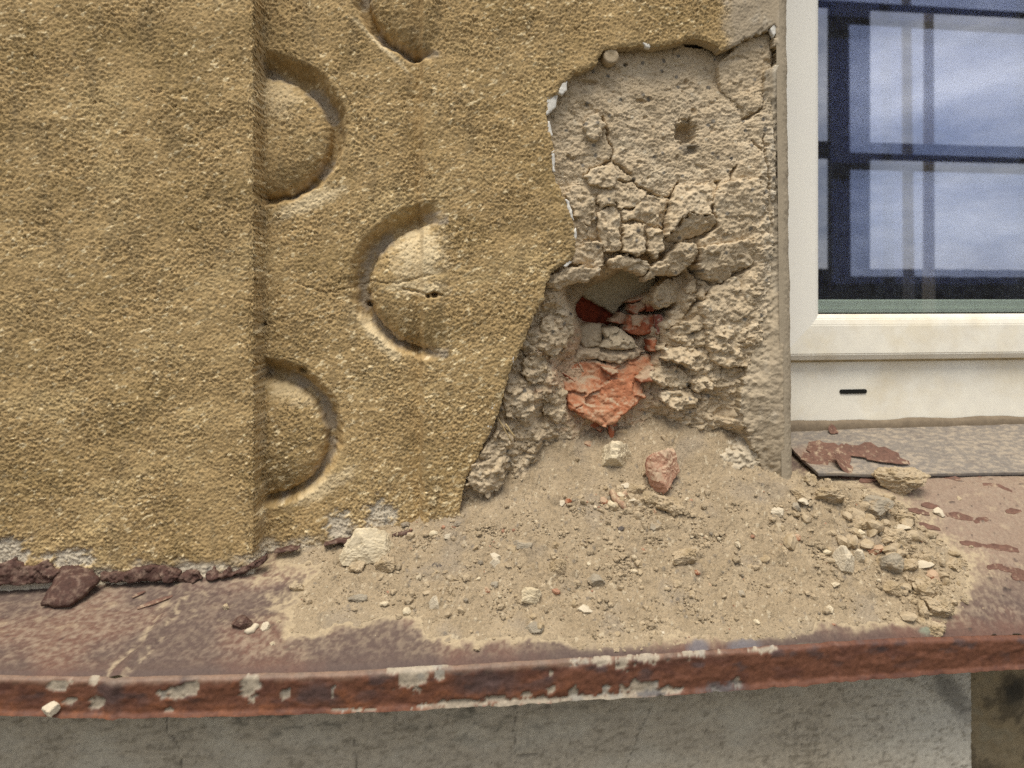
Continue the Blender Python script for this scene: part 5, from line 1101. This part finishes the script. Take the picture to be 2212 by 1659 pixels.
def grit(n=13000):
    D, F = ICO[1]; r_ = np.random.RandomState(21)
    w = np.zeros_like(_TX)
    for cu_, cv_, su, sv_, k in [(1150, 1270, 330, 90, 1.0), (1600, 1230, 260, 100, 0.9), (1370, 1082, 80, 32, 3.0), (1890, 1140, 110, 50, 2.6), (2000, 1290, 50, 60, 2.6), (800, 1240, 70, 30, 1.6), (1060, 1150, 90, 22, 1.6), (1230, 1160, 200, 26, 1.2), (1480, 1130, 90, 30, 1.6)]:
        w += k * np.exp(-0.5 * (((_PU - cu_) / su) ** 2 + ((_PV - cv_) / sv_) ** 2))
    w *= (0.25 + 2.2 * ss(0.0, 0.45, fbm(_TX / 0.03, _TY / 0.022, 345, 4))) * (_TY < 0.05) * (_TY > YF + 0.006)
    w *= np.where(_SD > 0, 1, np.exp(_SD / 0.006) * 0.7)
    p = (w / w.sum()).ravel(); idx = r_.choice(len(p), n, p=p)
    x = _TX.ravel()[idx] + (r_.rand(n) - .5) * .004; y = _TY.ravel()[idx] + (r_.rand(n) - .5) * .004; z = bil(x, y)
    rad = np.minimum(0.0005 * np.maximum(r_.rand(n), 0.003) ** -0.42, 0.0042)
    sc = rad[:, None] * (0.7 + 0.6 * r_.rand(n, 3)); sc[:, 2] *= 0.75
    ang = r_.rand(n) * 6.28; ca, sa = np.cos(ang)[:, None], np.sin(ang)[:, None]
    V_ = D[None] * (1 + 0.5 * (r_.rand(n, len(D)) - .5))[..., None] * sc[:, None, :]
    V_ = np.stack([V_[..., 0] * ca - V_[..., 1] * sa, V_[..., 0] * sa + V_[..., 1] * ca, V_[..., 2]], -1) + np.stack([x, y - 0.15 * rad, z + 0.35 * rad], -1)[:, None, :]
    q = r_.rand(n); base = np.tile(np.array((0.40, 0.315, 0.205)), (n, 1)); base[q > .93] = (0.55, 0.46, 0.32); base[q > .975] = (0.27, 0.225, 0.165); base[q > .99] = (0.40, 0.22, 0.14)
    base = base * (0.82 + 0.36 * r_.rand(n, 1))
    o = npmesh('grit', V_.reshape(-1, 3), (F[None] + (np.arange(n) * len(D))[:, None, None]).reshape(-1, 3), 'dust', None, np.repeat(base, len(D), 0), smooth=False); o['kind'] = 'stuff'; o['label'] = 'fine mortar grit scattered over the dust and ledge'; o['category'] = 'grit'
grit()

# ================================================================== what the panes reflect: yard behind the camera
YB = -4.2
def mir(u, v, y=YB):                              # point at depth y whose mirror image in the pane falls on pixel u, v
    d = ray(u, v); yv = 2 * (YS + 0.018) - y; t = (yv - CAM[1]) / d[1]; q = CAM + d * t; return q[0], q[2]
pg = empty('pergola', (mir(1900, 600)[0], YB, -1.4), 'dark timber pergola frame mirrored in the window panes', 'pergola')
zt = mir(1900, 18)[1]; zm0, zm1 = mir(1900, 345)[1], mir(1900, 308)[1]
xp = [mir(u, 300)[0] for u in (1794, 1872)]
for k, (a_, b_) in enumerate([(xp[0], xp[1]), (xp[0] + 3.2, xp[1] + 3.2), (xp[0] - 1.75, xp[1] - 1.75)]):
    boxmesh('post', (a_, YB - 0.05, -1.4), (b_, YB + 0.05, zt), 'timber_dark', pg, 0.006)
boxmesh('rail', (xp[0] - 1.75, YB - 0.03, zm0), (xp[1] + 3.2, YB + 0.0, zm1), 'timber_dark', pg, 0.004)
boxmesh('beam', (xp[0] - 1.9, YB - 0.06, zt), (xp[1] + 3.4, YB + 0.06, zt + 0.14), 'timber_dark', pg, 0.006)
zh = mir(1900, 582, YB - 2)[1]
r_ = rockverts(5, 4, 4, 0.2)
hx0, hx1 = mir(1700, 600)[0] - 7, mir(2212, 600)[0] + 7
fence = empty('board_fence', ((hx0 + hx1) / 2, YB - 2, -1.4), 'low dark board fence across the yard mirrored in the panes', 'fence')
bmw = 0.16; nb = int((hx1 - hx0) / bmw)
bd = boxmesh('board', (0, -0.012, -1.4), (bmw - 0.004, 0.012, zh), 'timber_dark', fence, 0.003)
bd.matrix_parent_inverse = Matrix.Translation(-fence.location); bd.location = (hx0, YB - 2, 0)
for i in range(1, nb):
    o = bd.copy(); S.collection.objects.link(o); o.location = (hx0 + i * bmw, YB - 2, 0.008 * rng.rand())
def pole():  # unseen pole added to put a pale vertical streak into the pane reflections
    y = YB - 1.2; x0, x1 = mir(1996, 300, y)[0], mir(2016, 300, y)[0]; r = (x1 - x0) / 2; cx = (x0 + x1) / 2; n = 18; Vt = []
    for z, k in ((-1.4, 1.15), (1.0, 1.0), (4.0, 0.8), (4.02, 0.7)):
        for i in range(n): Vt.append((cx + r * k * math.cos(2 * math.pi * i / n), y + r * k * math.sin(2 * math.pi * i / n), z))
    Q = [(k * n + i, k * n + (i + 1) % n, (k + 1) * n + (i + 1) % n, (k + 1) * n + i) for k in range(3) for i in range(n)]
    tag(npmesh('streak_pole', np.array(Vt), np.array(Q), 'lump_grey'), 'pale grey pole added out of view for the pale streak in the panes', 'pole')
pole()
gp = boxmesh('ground', (-400, -400, -1.45), (400, 3, -1.4), 'ground'); gp['kind'] = 'structure'
print('crumbs', cnt)
